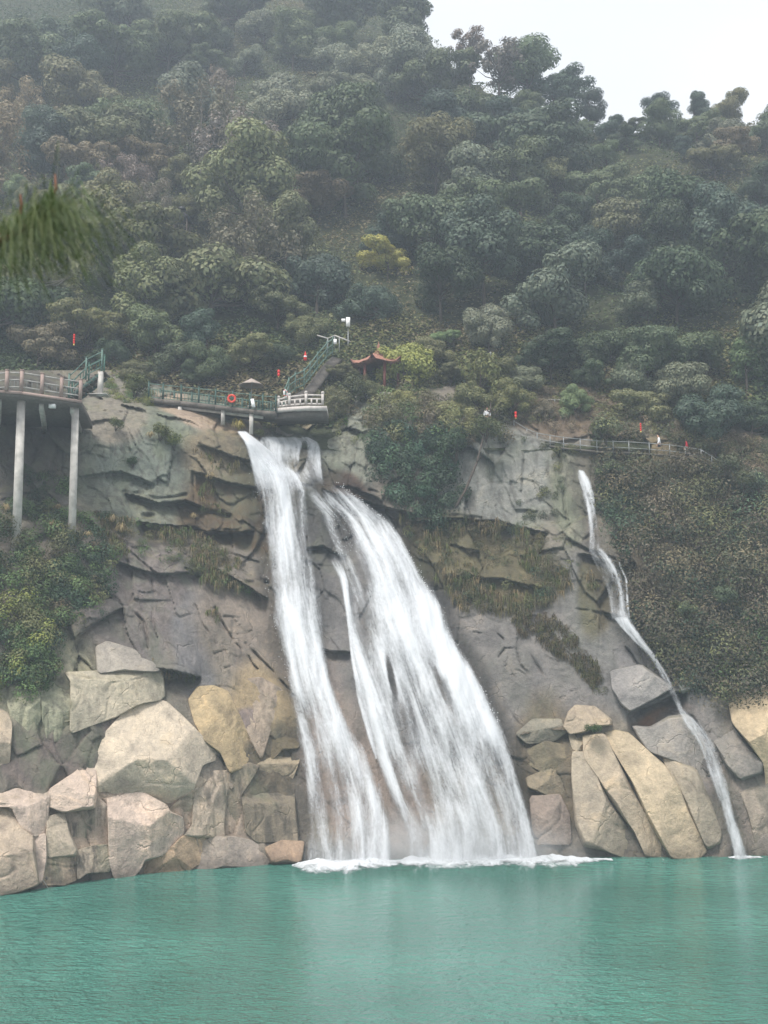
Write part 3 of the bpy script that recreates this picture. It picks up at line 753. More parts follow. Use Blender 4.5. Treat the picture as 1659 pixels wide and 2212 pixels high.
rock('boulder', Rc([(770, 690), (940, 652), (1050, 728), (1116, 782), (1000, 852), (880, 912), (830, 872), (780, 782)]), 1.5, (.225, .215, .21), 'square-cut overhanging grey block left of the small waterfall', .1, 38, [(0, .1, 1.2), (.3, -.2, 1.3)], off=.5, rough=.6)
rock('boulder', Rc([(1060, 610), (1150, 638), (1262, 698), (1315, 722), (1242, 792), (1170, 812), (1110, 722)]), 1.1, (.22, .225, .21), 'pale grey pointed rock right of the small waterfall', .1, 39, nf=2)
rock('boulder', Rc([(1250, 930), (1332, 890), (1452, 990), (1552, 1122), (1632, 1202), (1622, 1262), (1502, 1302), (1422, 1222), (1342, 1062)]), 1.1, (.20, .185, .17), 'dark grey boulder right of the lower small waterfall', .2, 40, off=.2)
rock('boulder', Rc([(1438, 850), (1502, 790), (1602, 778), (1760, 790), (1760, 1500), (1652, 1402), (1632, 1202), (1542, 1082), (1460, 980)]), 1.8, (.42, .34, .23), 'big bright tan boulder cut off by the right edge of the photo', .05, 41, off=.8, rough=.6)
rock('boulder', Rc([(1480, 1312), (1612, 1252), (1760, 1352), (1760, 1760), (1602, 1735), (1550, 1500)]), 1.1, (.25, .215, .18), 'brownish cracked rock at the waterline in the right corner', .35, 42, nf=4)
rock('boulder', Rc([(240, 1040), (330, 960), (480, 960), (512, 1030), (440, 1082), (300, 1092)]), .9, (.20, .185, .15), 'lumpy grey rock against the right edge of the main waterfall', .2, 43, nf=4, grow=1.12)
rock('boulder', Rc([(258, 1152), (400, 1090), (500, 1110), (522, 1240), (400, 1262), (290, 1202)]), .9, (.16, .135, .092), 'brown mossy rock with a lit ledge below the lumpy grey rock', .3, 44, moss=.1, nf=4, grow=1.14)
rock('boulder', Rc([(300, 1292), (420, 1240), (512, 1280), (522, 1402), (400, 1382), (310, 1342)]), .9, (.19, .16, .115), 'rounded brown boulder in the gap right of the main waterfall', .3, 45, grow=1.14)
rock('boulder', Rc([(318, 1402), (480, 1390), (532, 1500), (542, 1660), (340, 1660)]), 1.0, (.205, .168, .145), 'reddish brown boulder at the right foot of the main waterfall', .2, 46, off=.2, grow=1.1)


# ------------------------------------------------------------------ waterfalls
def sheet(name, rows, mat, root, off=.45, bulge=.5, edge=10, base=.8, thin=(), seed=0, step=2.2, rnd=.28, edge_l=None, edge_r=None, fade=3, fade2=0):
    rows = np.array(rows, float)
    py = np.arange(rows[0, 0], rows[-1, 0] + .1, step)
    xl = np.interp(py, rows[:, 0], rows[:, 1]); xr = np.interp(py, rows[:, 0], rows[:, 2])
    k = np.ones(9) / 9
    for _ in range(2):
        pl = np.pad(xl, 4, mode='edge'); pr = np.pad(xr, 4, mode='edge')
        xl = np.convolve(pl, k, 'valid'); xr = np.convolve(pr, k, 'valid')
    wmax = (xr - xl).max(); nu = int(wmax / 2.4) + 8
    u = np.linspace(0, 1, nu)
    ee = max(edge, 4)
    xl2 = xl - ee * .6; xr2 = xr + ee * .6
    px = xl2[:, None] + (xr2 - xl2)[:, None] * u; pyg = np.repeat(py[:, None], nu, 1)
    d = D(px, pyg)
    s = F / 80.0
    P0 = at(px, pyg, d)
    uu = u[None, :] * np.ones_like(px)
    st = np.stack([(px - .5 * (xl + xr)[:, None]) / s * 1.1 + seed, pyg / s * .12, 0 * px + seed], -1)
    stk = fbm(st, 4, 300 + seed)
    lump = fbm(np.stack([px / s * .8 + seed, pyg / s * .35, 0 * px], -1), 3, 320 + seed)
    h = off + bulge * np.sqrt(np.clip(1 - (2 * uu - 1) ** 2, 0, 1)) + .28 * stk + .2 * lump
    P = at(px, pyg, d - h)
    el = (px - xl2[:, None]) / (edge_l or ee); er = (xr2[:, None] - px) / (edge_r or ee)
    tk = base * sstep(0, 1.3, np.minimum(el, er)) + rnd * stk + .12 * lump
    for cx, cy, rx, ry, rot, amt in thin:
        a = math.radians(rot); dx = px - cx; dy = pyg - cy
        q = np.hypot((dx * math.cos(a) + dy * math.sin(a)) / rx, (-dx * math.sin(a) + dy * math.cos(a)) / ry)
        tk = tk + amt * sstep(1.2, .3, q)
    nf_ = min(fade, len(tk) - 1); tk[:nf_] *= sstep(-.1, 1, np.arange(nf_) / nf_)[:, None]
    if fade2: tk[-fade2:] *= sstep(1, 0, np.arange(fade2) / fade2)[:, None]
    uvx = (px - .5 * (xl + xr)[:, None] * .9) / s; uvy = pyg / s
    uv = np.stack([uvx + seed * 7.3, uvy], -1).reshape(-1, 2)
    ny_, nx_ = px.shape
    idx = np.arange(ny_ * nx_).reshape(ny_, nx_)
    Fc = np.stack([idx[:-1, :-1], idx[1:, :-1], idx[1:, 1:], idx[:-1, 1:]], -1).reshape(-1, 4)
    return part(name, P, Fc, mat, root, smooth=True, attrs={'thick': ('FLOAT', tk.ravel())}, uv=uv)


def droplets(name, pts, root, mat, rmin=.03, rmax=.10, seed=0):
    """spray thrown clear of the falls: small octahedral drops"""
    rr = np.random.default_rng(seed)
    pts = np.asarray(pts); n = len(pts)
    o6 = np.array([[1, 0, 0], [-1, 0, 0], [0, 1, 0], [0, -1, 0], [0, 0, 1.6], [0, 0, -1.6]])
    f8 = np.array([[0, 2, 4], [2, 1, 4], [1, 3, 4], [3, 0, 4], [2, 0, 5], [1, 2, 5], [3, 1, 5], [0, 3, 5]])
    r = rr.uniform(rmin, rmax, n) ** 1.0
    V = (pts[:, None, :] + o6[None] * r[:, None, None]).reshape(-1, 3)
    Fc = (f8[None] + 6 * np.arange(n)[:, None, None]).reshape(-1, 3)
    o = part(name, V, Fc, mat, root, smooth=True)
    o['kind'] = 'stuff'
    return o


FOAM = mat_plain('white_foam', (.86, .88, .90), .6, .06, 3, .2)
wf = empty('waterfall', on(900, 1850), 'wide white main waterfall plunging in two strands into the turquoise pool', 'waterfall')
# the lip and the first drop
sheet('lip_cascade', [(940, 562, 640), (948, 560, 692), (985, 556, 694), (1020, 566, 697), (1060, 600, 705), (1085, 620, 715)], FALL, wf, off=.35, bulge=.3, edge=8, base=.66, seed=1, fade2=36,
      thin=[(655, 985, 9, 34, 8, -.65), (626, 1005, 40, 20, 15, -.2)])
sheet('side_spout', [(928, 506, 522), (940, 520, 545), (960, 532, 570), (985, 538, 600), (1020, 545, 640), (1060, 553, 660), (1100, 566, 664)], FALL, wf, off=.5, bulge=.25, edge=8, base=.7, seed=2, fade2=40,
      thin=[(635, 1008, 44, 16, 20, -.35)])
# left strand
A = [(960, 534, 575), (985, 538, 600), (1020, 546, 650), (1060, 556, 662), (1110, 568, 665), (1150, 573, 667), (1200, 577, 676), (1250, 581, 684), (1300, 587, 693), (1340, 594, 698), (1400, 610, 706), (1460, 626, 714),
     (1510, 636, 733), (1560, 643, 757), (1620, 651, 788), (1700, 657, 815), (1780, 660, 836), (1845, 654, 848), (1874, 652, 849)]
sheet('left_cascade', A, FALL, wf, off=.55, bulge=.7, edge=24, base=.55, rnd=.42, seed=3, fade=40,
      thin=[(600, 1010, 60, 16, 20, .2), (575, 1250, 26, 110, 0, -.33), (620, 1140, 20, 120, 0, .2), (640, 1450, 26, 200, -6, .25), (640, 1100, 14, 60, 0, -.15), (700, 1750, 30, 110, -5, -.12), (770, 1640, 16, 180, -22, .2), (730, 1740, 90, 130, -6, -.1)])
# right strand
B = [(1028, 640, 700), (1045, 648, 735), (1080, 668, 785), (1120, 700, 832), (1160, 716, 862), (1210, 735, 893), (1270, 746, 927), (1310, 750, 952), (1360, 757, 966), (1420, 764, 999), (1480, 771, 1038),
     (1540, 783, 1068), (1600, 800, 1094), (1680, 832, 1119), (1750, 860, 1139), (1800, 877, 1150), (1845, 884, 1158), (1872, 884, 1158)]
sheet('right_cascade', B, FALL, wf, off=.6, bulge=1.0, edge=18, base=.55, rnd=.42, seed=4, fade=26,
      thin=[(742, 1150, 26, 60, -20, -.35), (780, 1220, 20, 90, -20, -.25), (800, 1360, 20, 80, -15, -.12), (845, 1460, 9, 60, -12, -.6), (868, 1560, 14, 150, -14, -.34), (900, 1620, 16, 160, -14, -.25), (960, 1490, 12, 70, -25, -.28),
            (985, 1640, 14, 150, -16, -.2), (850, 1180, 40, 110, -35, .22), (960, 1380, 36, 150, -28, .35), (1040, 1520, 36, 130, -28, .3), (880, 1380, 14, 130, -20, .25), (830, 1640, 16, 150, -16, .2), (920, 1740, 20, 90, -10, -.2), (1010, 1720, 130, 150, -10, -.12)])
sheet('thin_cascade', [(1166, 676, 684), (1176, 690, 714), (1200, 706, 738), (1250, 735, 752), (1330, 748, 760), (1420, 757, 774), (1500, 768, 790), (1600, 795, 810), (1640, 810, 818)], VEIL, wf, off=.7, bulge=.25, edge=7, base=.66, seed=5, fade=45)
# spray along the free right edge and the left edge
pts = []
rw = np.array(B)
for k in range(380):
    y = rng.uniform(1040, 1560); x = np.interp(y, rw[:, 0], rw[:, 2]) + abs(rng.normal(0, 6)) - 7
    pts.append(at(x, y, D(x, y) - rng.uniform(.6, 1.6)))
for k in range(60):
    y = rng.uniform(1000, 1500); rwa = np.array(A); x = np.interp(y, rwa[:, 0], rwa[:, 1]) - abs(rng.normal(0, 6))
    pts.append(at(x, y, D(x, y) - rng.uniform(.5, 1.2)))
for k in range(200):
    x = rng.uniform(720, 800); y = rng.uniform(1090, 1200)
    pts.append(at(x, y, D(x, y) - rng.uniform(1.0, 1.7)))
droplets('spray', pts, wf, FOAM, .008, .026, 4)

sf = empty('waterfall', on(1600, 1846), 'narrow small waterfall winding down the grey rock on the right', 'waterfall')
S1 = [(1012, 1247, 1254), (1030, 1250, 1272), (1060, 1258, 1283), (1100, 1266, 1290), (1150, 1272, 1296), (1192, 1268, 1300)]
sheet('upper_cascade', S1, FALL, sf, off=.5, bulge=.5, edge=9, base=.58, rnd=.55, fade2=4, seed=11, thin=[(1290, 1120, 10, 70, 0, -.2)])
S2 = [(1180, 1267, 1298), (1188, 1268, 1300), (1205, 1276, 1318), (1240, 1296, 1336), (1275, 1309, 1345), (1310, 1316, 1350), (1345, 1322, 1360)]
sheet('middle_cascade', S2, FALL, sf, off=.45, bulge=.3, edge=9, base=.56, rnd=.5, fade=4, fade2=6, seed=12, thin=[(1330, 1290, 10, 60, 0, -.18)])
sheet('side_trickle', [(1210, 1333, 1338), (1240, 1343, 1349), (1245, 1350, 1357), (1275, 1351, 1357), (1345, 1355, 1362)], VEIL, sf, off=.5, bulge=.1, edge=4, base=.78, seed=13)
S3 = [(1328, 1322, 1358), (1340, 1326, 1362), (1360, 1344, 1376), (1390, 1372, 1396), (1420, 1404, 1420), (1450, 1420, 1440), (1480, 1437, 1455), (1510, 1452, 1470), (1540, 1468, 1482), (1560, 1478, 1510), (1600, 1506, 1538), (1640, 1522, 1556),
      (1700, 1542, 1576), (1760, 1562, 1592), (1810, 1578, 1606), (1848, 1584, 1618), (1862, 1584, 1620)]
sheet('lower_cascade', S3, FALL, sf, off=1.25, bulge=.35, edge=9, base=.56, rnd=.5, fade=5, seed=14, thin=[(1585, 1740, 7, 50, -10, -.25)])


# foam where the falls meet the pool
def foam(name, cx0, cx1, root, seed, depth=3.0, hgt=.5):
    px = np.linspace(cx0, cx1, 260); t = np.linspace(0, 1, 26)
    sh = np.interp(px, SHX, SHY)
    Y1 = depth_at_z(px, sh, 0) - .9
    X = at(px, sh, Y1)[:, 0]
    ex = .35 + .65 * np.clip(.5 + .8 * fbm(np.stack([X * .28, 0 * X, 0 * X + seed], -1), 3, 400), 0, 1.3)
    ends = sstep(cx0, cx0 + 40, px) * sstep(cx1, cx1 - 120, px)
    ex = ex * ends * depth + .02
    Yg = Y1[None] - t[:, None] * (ex + .9)[None]
    Xg = np.repeat((X)[None], len(t), 0)
    Q = np.stack([Xg * .8, Yg * .8, 0 * Xg], -1)
    z = .05 + hgt * (1 - t[:, None]) ** 1.6 * ends[None] * (.75 + .6 * fbm(Q * 1.6, 4, 410 + seed)) + .05 * fbm(Q * 4, 3, 415)
    z = np.where(t[:, None] > .97, -.05, np.maximum(z, .012))
    P = np.stack([Xg, Yg, z], -1)
    tk = (.86 - .72 * t[:, None] ** 1.3) * np.ones_like(Xg) + .25 * fbm(Q * np.array([.6, 1.6, 1]), 4, 420 + seed)
    idx = np.arange(P.shape[0] * P.shape[1]).reshape(P.shape[:2])
    Fc = np.stack([idx[:-1, :-1], idx[1:, :-1], idx[1:, 1:], idx[:-1, 1:]], -1).reshape(-1, 4)
    uv = np.stack([Xg, Yg * 2.5], -1).reshape(-1, 2)
    o = part(name, P, Fc, FOAMW, root, smooth=True, attrs={'thick': ('FLOAT', tk.ravel())}, uv=uv)
    return o


foam('foam', 632, 905, wf, 1, 4.2, .3); foam('foam', 850, 1320, wf, 2, 3.2, .3); foam('foam', 1572, 1642, sf, 3, 1.0, .25)
# mist hanging over the plunge line
mi_m, nt_, ns_, ls_ = new_mat('mist')
o_ = N(ns_, 'ShaderNodeOutputMaterial'); pv_ = N(ns_, 'ShaderNodeVolumePrincipled')
pv_.inputs['Color'].default_value = (.93, .95, .97, 1); tc_ = N(ns_, 'ShaderNodeTexCoord'); v1_ = N(ns_, 'ShaderNodeVectorMath', operation='MULTIPLY_ADD'); v1_.inputs[1].default_value = (2, 2, 1); v1_.inputs[2].default_value = (-1, -1, 0)
ls_.new(tc_.outputs['Generated'], v1_.inputs[0]); v2_ = N(ns_, 'ShaderNodeVectorMath', operation='LENGTH'); ls_.new(v1_.outputs[0], v2_.inputs[0])
fo_ = mth(ns_, ls_, 'SUBTRACT', 1.0, v2_.outputs['Value'], True)
nz_ = ramp(ns_, ls_, noise(ns_, ls_, tc_.outputs['Object'], .55, 3, .6), [(.3, (.1, .1, .1)), (.7, (1, 1, 1))])
ls_.new(mth(ns_, ls_, 'MULTIPLY', mth(ns_, ls_, 'MULTIPLY', mth(ns_, ls_, 'POWER', fo_, 1.4), nz_), 1.1), pv_.inputs['Density']); ls_.new(pv_.outputs[0], o_.inputs['Volume'])
V_ = []; F_ = []; n_u, n_v = 90, 14
c_ = at(960, 1852, depth_at_z(960, 1852, 0) - 1.9)
for iv in range(n_v + 1):
    e_ = PI * iv / n_v
    for iu in range(n_u):
        a_ = 2 * PI * iu / n_u; x_ = 10.4 * math.sin(e_) * math.cos(a_)
        hgt_ = 3.6
        V_.append((c_[0] + x_, c_[1] + 2.0 * math.sin(e_) * math.sin(a_), max(.03 + .002 * iu, .5 + hgt_ * math.cos(e_))))
F_ = [(iv * n_u + iu, (iv + 1) * n_u + iu, (iv + 1) * n_u + (iu + 1) % n_u, iv * n_u + (iu + 1) % n_u) for iv in range(n_v) for iu in range(n_u)]
o = link('mist', make_mesh('mist', V_, F_, mi_m, True)); tag(o, 'white mist drifting over the foot of the main waterfall', None, None, 'stuff')


# ------------------------------------------------------------------ foliage
def leaves(centres, radii, n, size, rr, up=.25, asp=.62, squash=1.0, inner=.25):
    """leaf faces spread through the outer part of many clumps"""
    centres = np.asarray(centres, float); radii = np.asarray(radii, float)
    w = radii ** 2; w = w / w.sum()
    k = rr.choice(len(radii), n, p=w)
    d = rr.normal(size=(n, 3)); d[:, 2] += up; d /= np.linalg.norm(d, axis=1)[:, None]
    rad = np.where(rr.random(n) < inner, rr.uniform(.2, .8, n), rr.uniform(.82, 1.08, n))
    off = d * (radii[k] * rad)[:, None]; off[:, 2] *= squash
    P = centres[k] + off
    nrm = d + .2 * rr.normal(size=(n, 3)); nrm[:, 2] += .3; nrm /= np.linalg.norm(nrm, axis=1)[:, None]
    a = np.cross(nrm, rr.normal(size=(n, 3))); a /= np.linalg.norm(a, axis=1)[:, None]
    b = np.cross(nrm, a)
    s = (size * rr.uniform(.6, 1.3, n))[:, None]
    V = np.stack([P - a * s * .5, P - b * s * .5 * asp + nrm * s * .08, P + a * s * .5, P + b * s * .5 * asp + nrm * s * .08], 1).reshape(-1, 3)
    Fc = np.arange(4 * n).reshape(n, 4)
    cv = rr.uniform(.86, 1.16, len(radii))[k]
    br = cv * rr.uniform(.9, 1.1, n); hue = rr.normal(0, .04, n)
    col = np.stack([br * (1 + hue), br, br * (1 - hue), np.ones(n)], -1)
    return V, Fc, np.repeat(col, 4, axis=0), k


def limb_mesh(centres, h0, r0, rr, top, mat, name, nl=12):
    m = MB()
    pts = [np.array([0, 0, -1.2])]; rad = [r0 * 1.2]
    for i in range(1, 7):
        t = i / 6; pts.append(np.array([.12 * r0 * 8 * math.sin(t * 3 + rr.uniform(0, 6)) * t, .1 * math.cos(t * 4) * t, top * t])); rad.append(r0 * (1 - .75 * t))
    m.tube(pts, rad, 7)
    order = rr.permutation(len(centres))[:nl]
    for k in order:
        c = np.array(centres[k]); t = np.clip(.25 + .6 * c[2] / (top + 2.5), .3, .95)
        b = np.array([pts[int(t * 6)][0], pts[int(t * 6)][1], top * t])
        mid = b * .5 + c * .5 + np.array([0, 0, -.1 * np.linalg.norm(c - b)]) + rr.normal(0, .15, 3)
        m.tube([b, mid, c], [r0 * .42, r0 * .26, r0 * .07], 5)
    return m.v, m.f


def tree_proto(name, seed, rx, rz, cz, top, nclump, nleaf, size, rr_c=(1.0, 1.7), bark=BARK, r0=.2, flat=.8, twig=False, inner=.25):
    rr = np.random.default_rng(seed)
    C = []; R = []; nl_ = 1 if twig else int(rr.integers(4, 7)); lobes = []
    for q in range(nl_):
        a = rr.uniform(0, 2 * PI); d = rr.uniform(.25, .55) if nl_ > 1 else 0
        lobes.append((np.array([math.cos(a) * rx * d, math.sin(a) * rx * d, cz + rz * rr.uniform(-.35, .45) * (nl_ > 1)]), (rr.uniform(.42, .68) if nl_ > 1 else 1.0)))
    while len(C) < nclump:
        lc, lr = lobes[len(C) % nl_]
        d = rr.normal(size=3); d[2] = d[2] * .9 + .3; d /= np.linalg.norm(d)
        q = rr.uniform(.4, .9) * lr
        c = lc + np.array([d[0] * rx * q, d[1] * rx * q, d[2] * rz * q])
        if c[2] < cz - rz * .75: continue
        C.append(c); R.append(rr.uniform(*rr_c) * .82)
    V, Fc, col, _ = leaves(C, R, nleaf, size, rr, squash=flat, inner=inner)
    root = empty(name, (0, 0, -500))
    link('crown', make_mesh('crown', V, Fc, LEAF, False, {'var': ('FLOAT_COLOR', col)}), root)
    tv, tf = limb_mesh(C, 0, r0, rr, top, bark, 'trunk', 26 if twig else 14)
    link('trunk', make_mesh('trunk', tv, tf, bark, True), root)
    return root


PROTO = {
    'round': [tree_proto('broadleaf_tree', 11, 4.2, 3.5, 5.2, 5.6, 34, 15000, .30, (.8, 1.9)), tree_proto('broadleaf_tree', 12, 4.0, 3.9, 5.4, 6.0, 30, 15000, .31, (.9, 2.0)), tree_proto('broadleaf_tree', 22, 4.5, 3.4, 4.9, 5.6, 40, 15000, .29, (.7, 1.7))],
    'tall': [tree_proto('broadleaf_tree', 13, 3.3, 4.8, 6.4, 7.5, 34, 14000, .30, (.8, 1.7)), tree_proto('broadleaf_tree', 14, 3.0, 4.3, 6.0, 7, 30, 13000, .29, (.8, 1.6))],
    'wide': [tree_proto('broadleaf_tree', 15, 5.2, 2.9, 5.0, 5.2, 40, 16000, .31, (.8, 1.8), flat=.62), tree_proto('broadleaf_tree', 16, 4.8, 3.1, 4.8, 5, 44, 16000, .28, (.7, 1.5), flat=.6), tree_proto('broadleaf_tree', 23, 5.4, 3.3, 4.6, 5, 46, 16000, .29, (.7, 1.7), flat=.75)],
    'twiggy': [tree_proto('twiggy_tree', 17, 3.9, 3.4, 4.6, 6.5, 46, 6400, .24, (.6, 1.1), PALEBARK, .13, 1.2, True, .6), tree_proto('twiggy_tree', 18, 3.4, 3.0, 4.2, 5.5, 44, 5800, .24, (.6, 1.1), PALEBARK, .12, 1.25, True, .6)],
    'airy': [tree_proto('airy_tree', 19, 3.1, 3.4, 7.4, 8.5, 34, 2300, .34, (.5, 1.0), BARK, .17, .6, True, .4)],
}
for lst in PROTO.values():
    for p_ in lst:
        p_['proto'] = 1

PAL = {  # names and leaf colours
    'dark green': (.060, .090, .040), 'deep bluish green': (.056, .090, .060), 'dull green': (.098, .132, .056), 'grey-green': (.155, .178, .112), 'olive green': (.155, .158, .062),
    'olive yellow': (.225, .22, .075), 'brownish green': (.178, .148, .082), 'brown-grey': (.185, .150, .115), 'yellow-green': (.34, .335, .065), 'light green': (.155, .22, .08), 'fresh green': (.13, .21, .085)}

trees = []   # dicts


def add_tree(P, kind, var, sc_, color, rz, label=None, hero=False, sz=1.0):
    trees.append(dict(P=np.array(P, float), kind=kind, var=var, s=sc_, color=color, rz=rz, label=label, hero=hero, sz=sz))


def hero(px, py, w, kind, color, label, base_dy=None, var=0, sz=1.0):
    """a tree whose crown is centred at the photo position, its foot on the hillside under it"""
    rx, cz = {'round': (4.6, 5.2), 'tall': (3.7, 6.4), 'wide': (5.6, 5.0), 'twiggy': (4.2, 4.6), 'airy': (3.4, 7.4)}[kind]
    q = hill_hit(px, py + 60)
    for dd in range(65, 260, 5):
        if q is None: q = hill_hit(px, py + dd)
    for _ in range(4):
        s = w / 2 / (F / q[1]) / rx
        q2 = hill_hit(px, py + cz * s * sz * F / q[1] * .96)
        if q2 is None: break
        q = q2
    add_tree(q, kind, var, s, color, random.uniform(0, 6.28), label, True, sz)


hero(838, 535, 170, 'wide', 'yellow-green', 'yellow-green spreading tree standing out in the middle of the dark slope')
hero(872, 755, 190, 'round', 'yellow-green', 'rounded yellow-green tree right of the tiled pavilion roof', var=1)
hero(1200, 585, 285, 'round', 'grey-green', 'biggest domed grey-green tree on the right half of the slope')
hero(335, 690, 175, 'round', 'dull green', 'bushy green tree above the green footbridge rail on the left')
hero(1615, 730, 170, 'tall', 'light green', 'light green tree at the right edge halfway up the photo', var=1)
hero(960, 718, 90, 'wide', 'fresh green', 'small fresh green tree with flat layers behind the yellow-green tree', var=1)
hero(1195, 165, 200, 'wide', 'deep bluish green', 'dark spreading tree on the ridge right of the bare trees')
hero(1275, 220, 110, 'round', 'deep bluish green', 'dark tree closing the ridge line just left of the dip in the skyline')
hero(1040, 330, 190, 'tall', 'grey-green', 'tall grey-green tree below the bare ridge trees', var=1)
hero(1425, 250, 130, 'round', 'dull green', 'dark rounded tree on the ridge right of the dip in the skyline')
hero(1015, 85, 110, 'airy', 'brown-grey', 'leftmost thin see-through tree on the ridge against the white sky')
hero(1080, 120, 150, 'airy', 'brown-grey', 'taller thin see-through tree on the ridge with its trunk against the sky')
hero(1400, 620, 170, 'round', 'grey-green', 'grey-green tree right of the biggest domed tree', var=1)
hero(1400, 740, 230, 'wide', 'dull green', 'spreading dull green tree below and right of the biggest domed tree')
hero(1190, 740, 210, 'wide', 'dark green', 'dark green spreading tree below the biggest domed tree', var=1)
hero(1390, 860, 170, 'wide', 'olive green', 'low olive tree leaning over the right hand trail')
hero(600, 640, 190, 'wide', 'olive green', 'olive spreading tree above the green stairway', var=1)
hero(30, 390, 120, 'round', 'light green', 'light green tree at the left edge behind the pine twig', var=1)
for (x, y, w_) in ((190, 300, 130), (270, 370, 150), (330, 430, 150), (390, 490, 120), (230, 450, 130)):
    hero(x, y, w_, 'twiggy', 'brown-grey', None)
hero(450, 770, 130, 'round', 'dull green', 'dull green round tree hanging over the boardwalk railing')
hero(545, 745, 170, 'wide', 'olive green', 'olive spreading tree hanging over the boardwalk parasol', var=1)
hero(80, 715, 210, 'wide', 'brownish green', 'brownish spreading tree above the left viewing platform')
hero(245, 740, 120, 'round', 'dark green', 'dark round tree right of the red lantern string above the platform', var=1)
hero(1545, 890, 200, 'round', 'deep bluish green', 'dark tree behind the walker in the red jacket')
hero(1625, 880, 170, 'wide', 'dark green', 'dark spreading tree at the right edge above the lower trail railing')
hero(1480, 800, 170, 'round', 'grey-green', 'grey-green tree above the two walkers', var=1)
hero(1245, 855, 80, 'tall', 'light green', 'small pale green tree on the brown grassy slope above the trail')
hero(1290, 800, 130, 'wide', 'dull green', 'dull green low tree at the top of the brown grassy slope')
hero(1080, 800, 110, 'round', 'olive green', 'olive round tree between the yellow-green tree and the brown slope')
hero(975, 800, 100, 'wide', 'olive green', 'olive low tree right of the rounded yellow-green tree', var=1)
hero(1505, 255, 150, 'wide', 'dull green', 'dull green spreading tree on the right ridge, nearest the dark rounded one')
hero(1580, 258, 150, 'round', 'grey-green', 'grey-green tree on the right ridge against the white sky', var=1)
hero(1655, 262, 140, 'round', 'dull green', 'dull green tree on the ridge at the right edge of the photo')
hero(1545, 320, 170, 'wide', 'olive green', 'olive spreading tree just under the right ridge line', var=1)
hero(1035, 845, 140, 'round', 'olive yellow', 'olive-yellow round tree on the cliff top left of the trail lantern', var=2)
hero(1105, 850, 100, 'tall', 'olive yellow', 'narrow olive-yellow tree beside the upper trail lantern')
hero(945, 865, 150, 'wide', 'olive green', 'olive spreading tree on the cliff top below the yellow-green tree', var=2)
hero(880, 855, 110, 'round', 'olive yellow', 'olive-yellow round tree directly below the pavilion', var=1)
hero(738, 800, 110, 'wide', 'olive green', 'olive low tree between the green stairway and the pavilion', var=1)
hero(790, 838, 84, 'round', 'olive green', 'olive bush-like tree covering the foot of the pavilion', var=2)
hero(720, 865, 110, 'twiggy', 'olive green', 'feathery olive tree at the right end of the stone balustrade')
hero(835, 905, 130, 'twiggy', 'olive green', 'feathery olive tree on the cliff top right of the waterfall lip', var=1)
hero(985, 905, 130, 'twiggy', 'olive yellow', 'feathery yellowish tree on the cliff top above the dark bushes')
hero(1180, 880, 90, 'twiggy', 'brownish green', 'feathery brownish tree right of the upper trail lantern', var=1)
hero(1318, 262, 90, 'round', 'deep bluish green', 'small dark tree in the dip of the skyline, left one')
hero(1362, 262, 90, 'wide', 'dull green', 'small dull tree in the dip of the skyline, right one', var=1)
hero(370, 752, 140, 'round', 'dull green', 'dull green round tree at the left end of the boardwalk railing', var=2)
hero(600, 742, 120, 'wide', 'dark green', 'dark spreading tree between the parasol and the green stairway', var=2)
hero(415, 800, 80, 'round', 'dark green', 'small dark bushy tree just behind the boardwalk railing')
hero(292, 788, 95, 'round', 'olive green', 'olive bushy tree between the platform stair and the boardwalk', var=1)
hero(662, 690, 130, 'round', 'olive green', 'olive round tree left of the camera pole', var=2)
hero(500, 792, 70, 'wide', 'dull green', 'small low tree behind the parasol', var=1)
hero(848, 800, 90, 'round', 'yellow-green', 'small yellow-green tree covering the right eave of the pavilion', var=2)
hero(772, 822, 70, 'twiggy', 'olive green', 'small feathery olive tree before the left columns of the pavilion')
hero(690, 400, 190, 'wide', 'brownish green', 'brownish spreading tree in the centre of the slope')
hero(380, 360, 110, 'round', 'olive green', 'olive tree with a pale crown right of the bare brown trees')

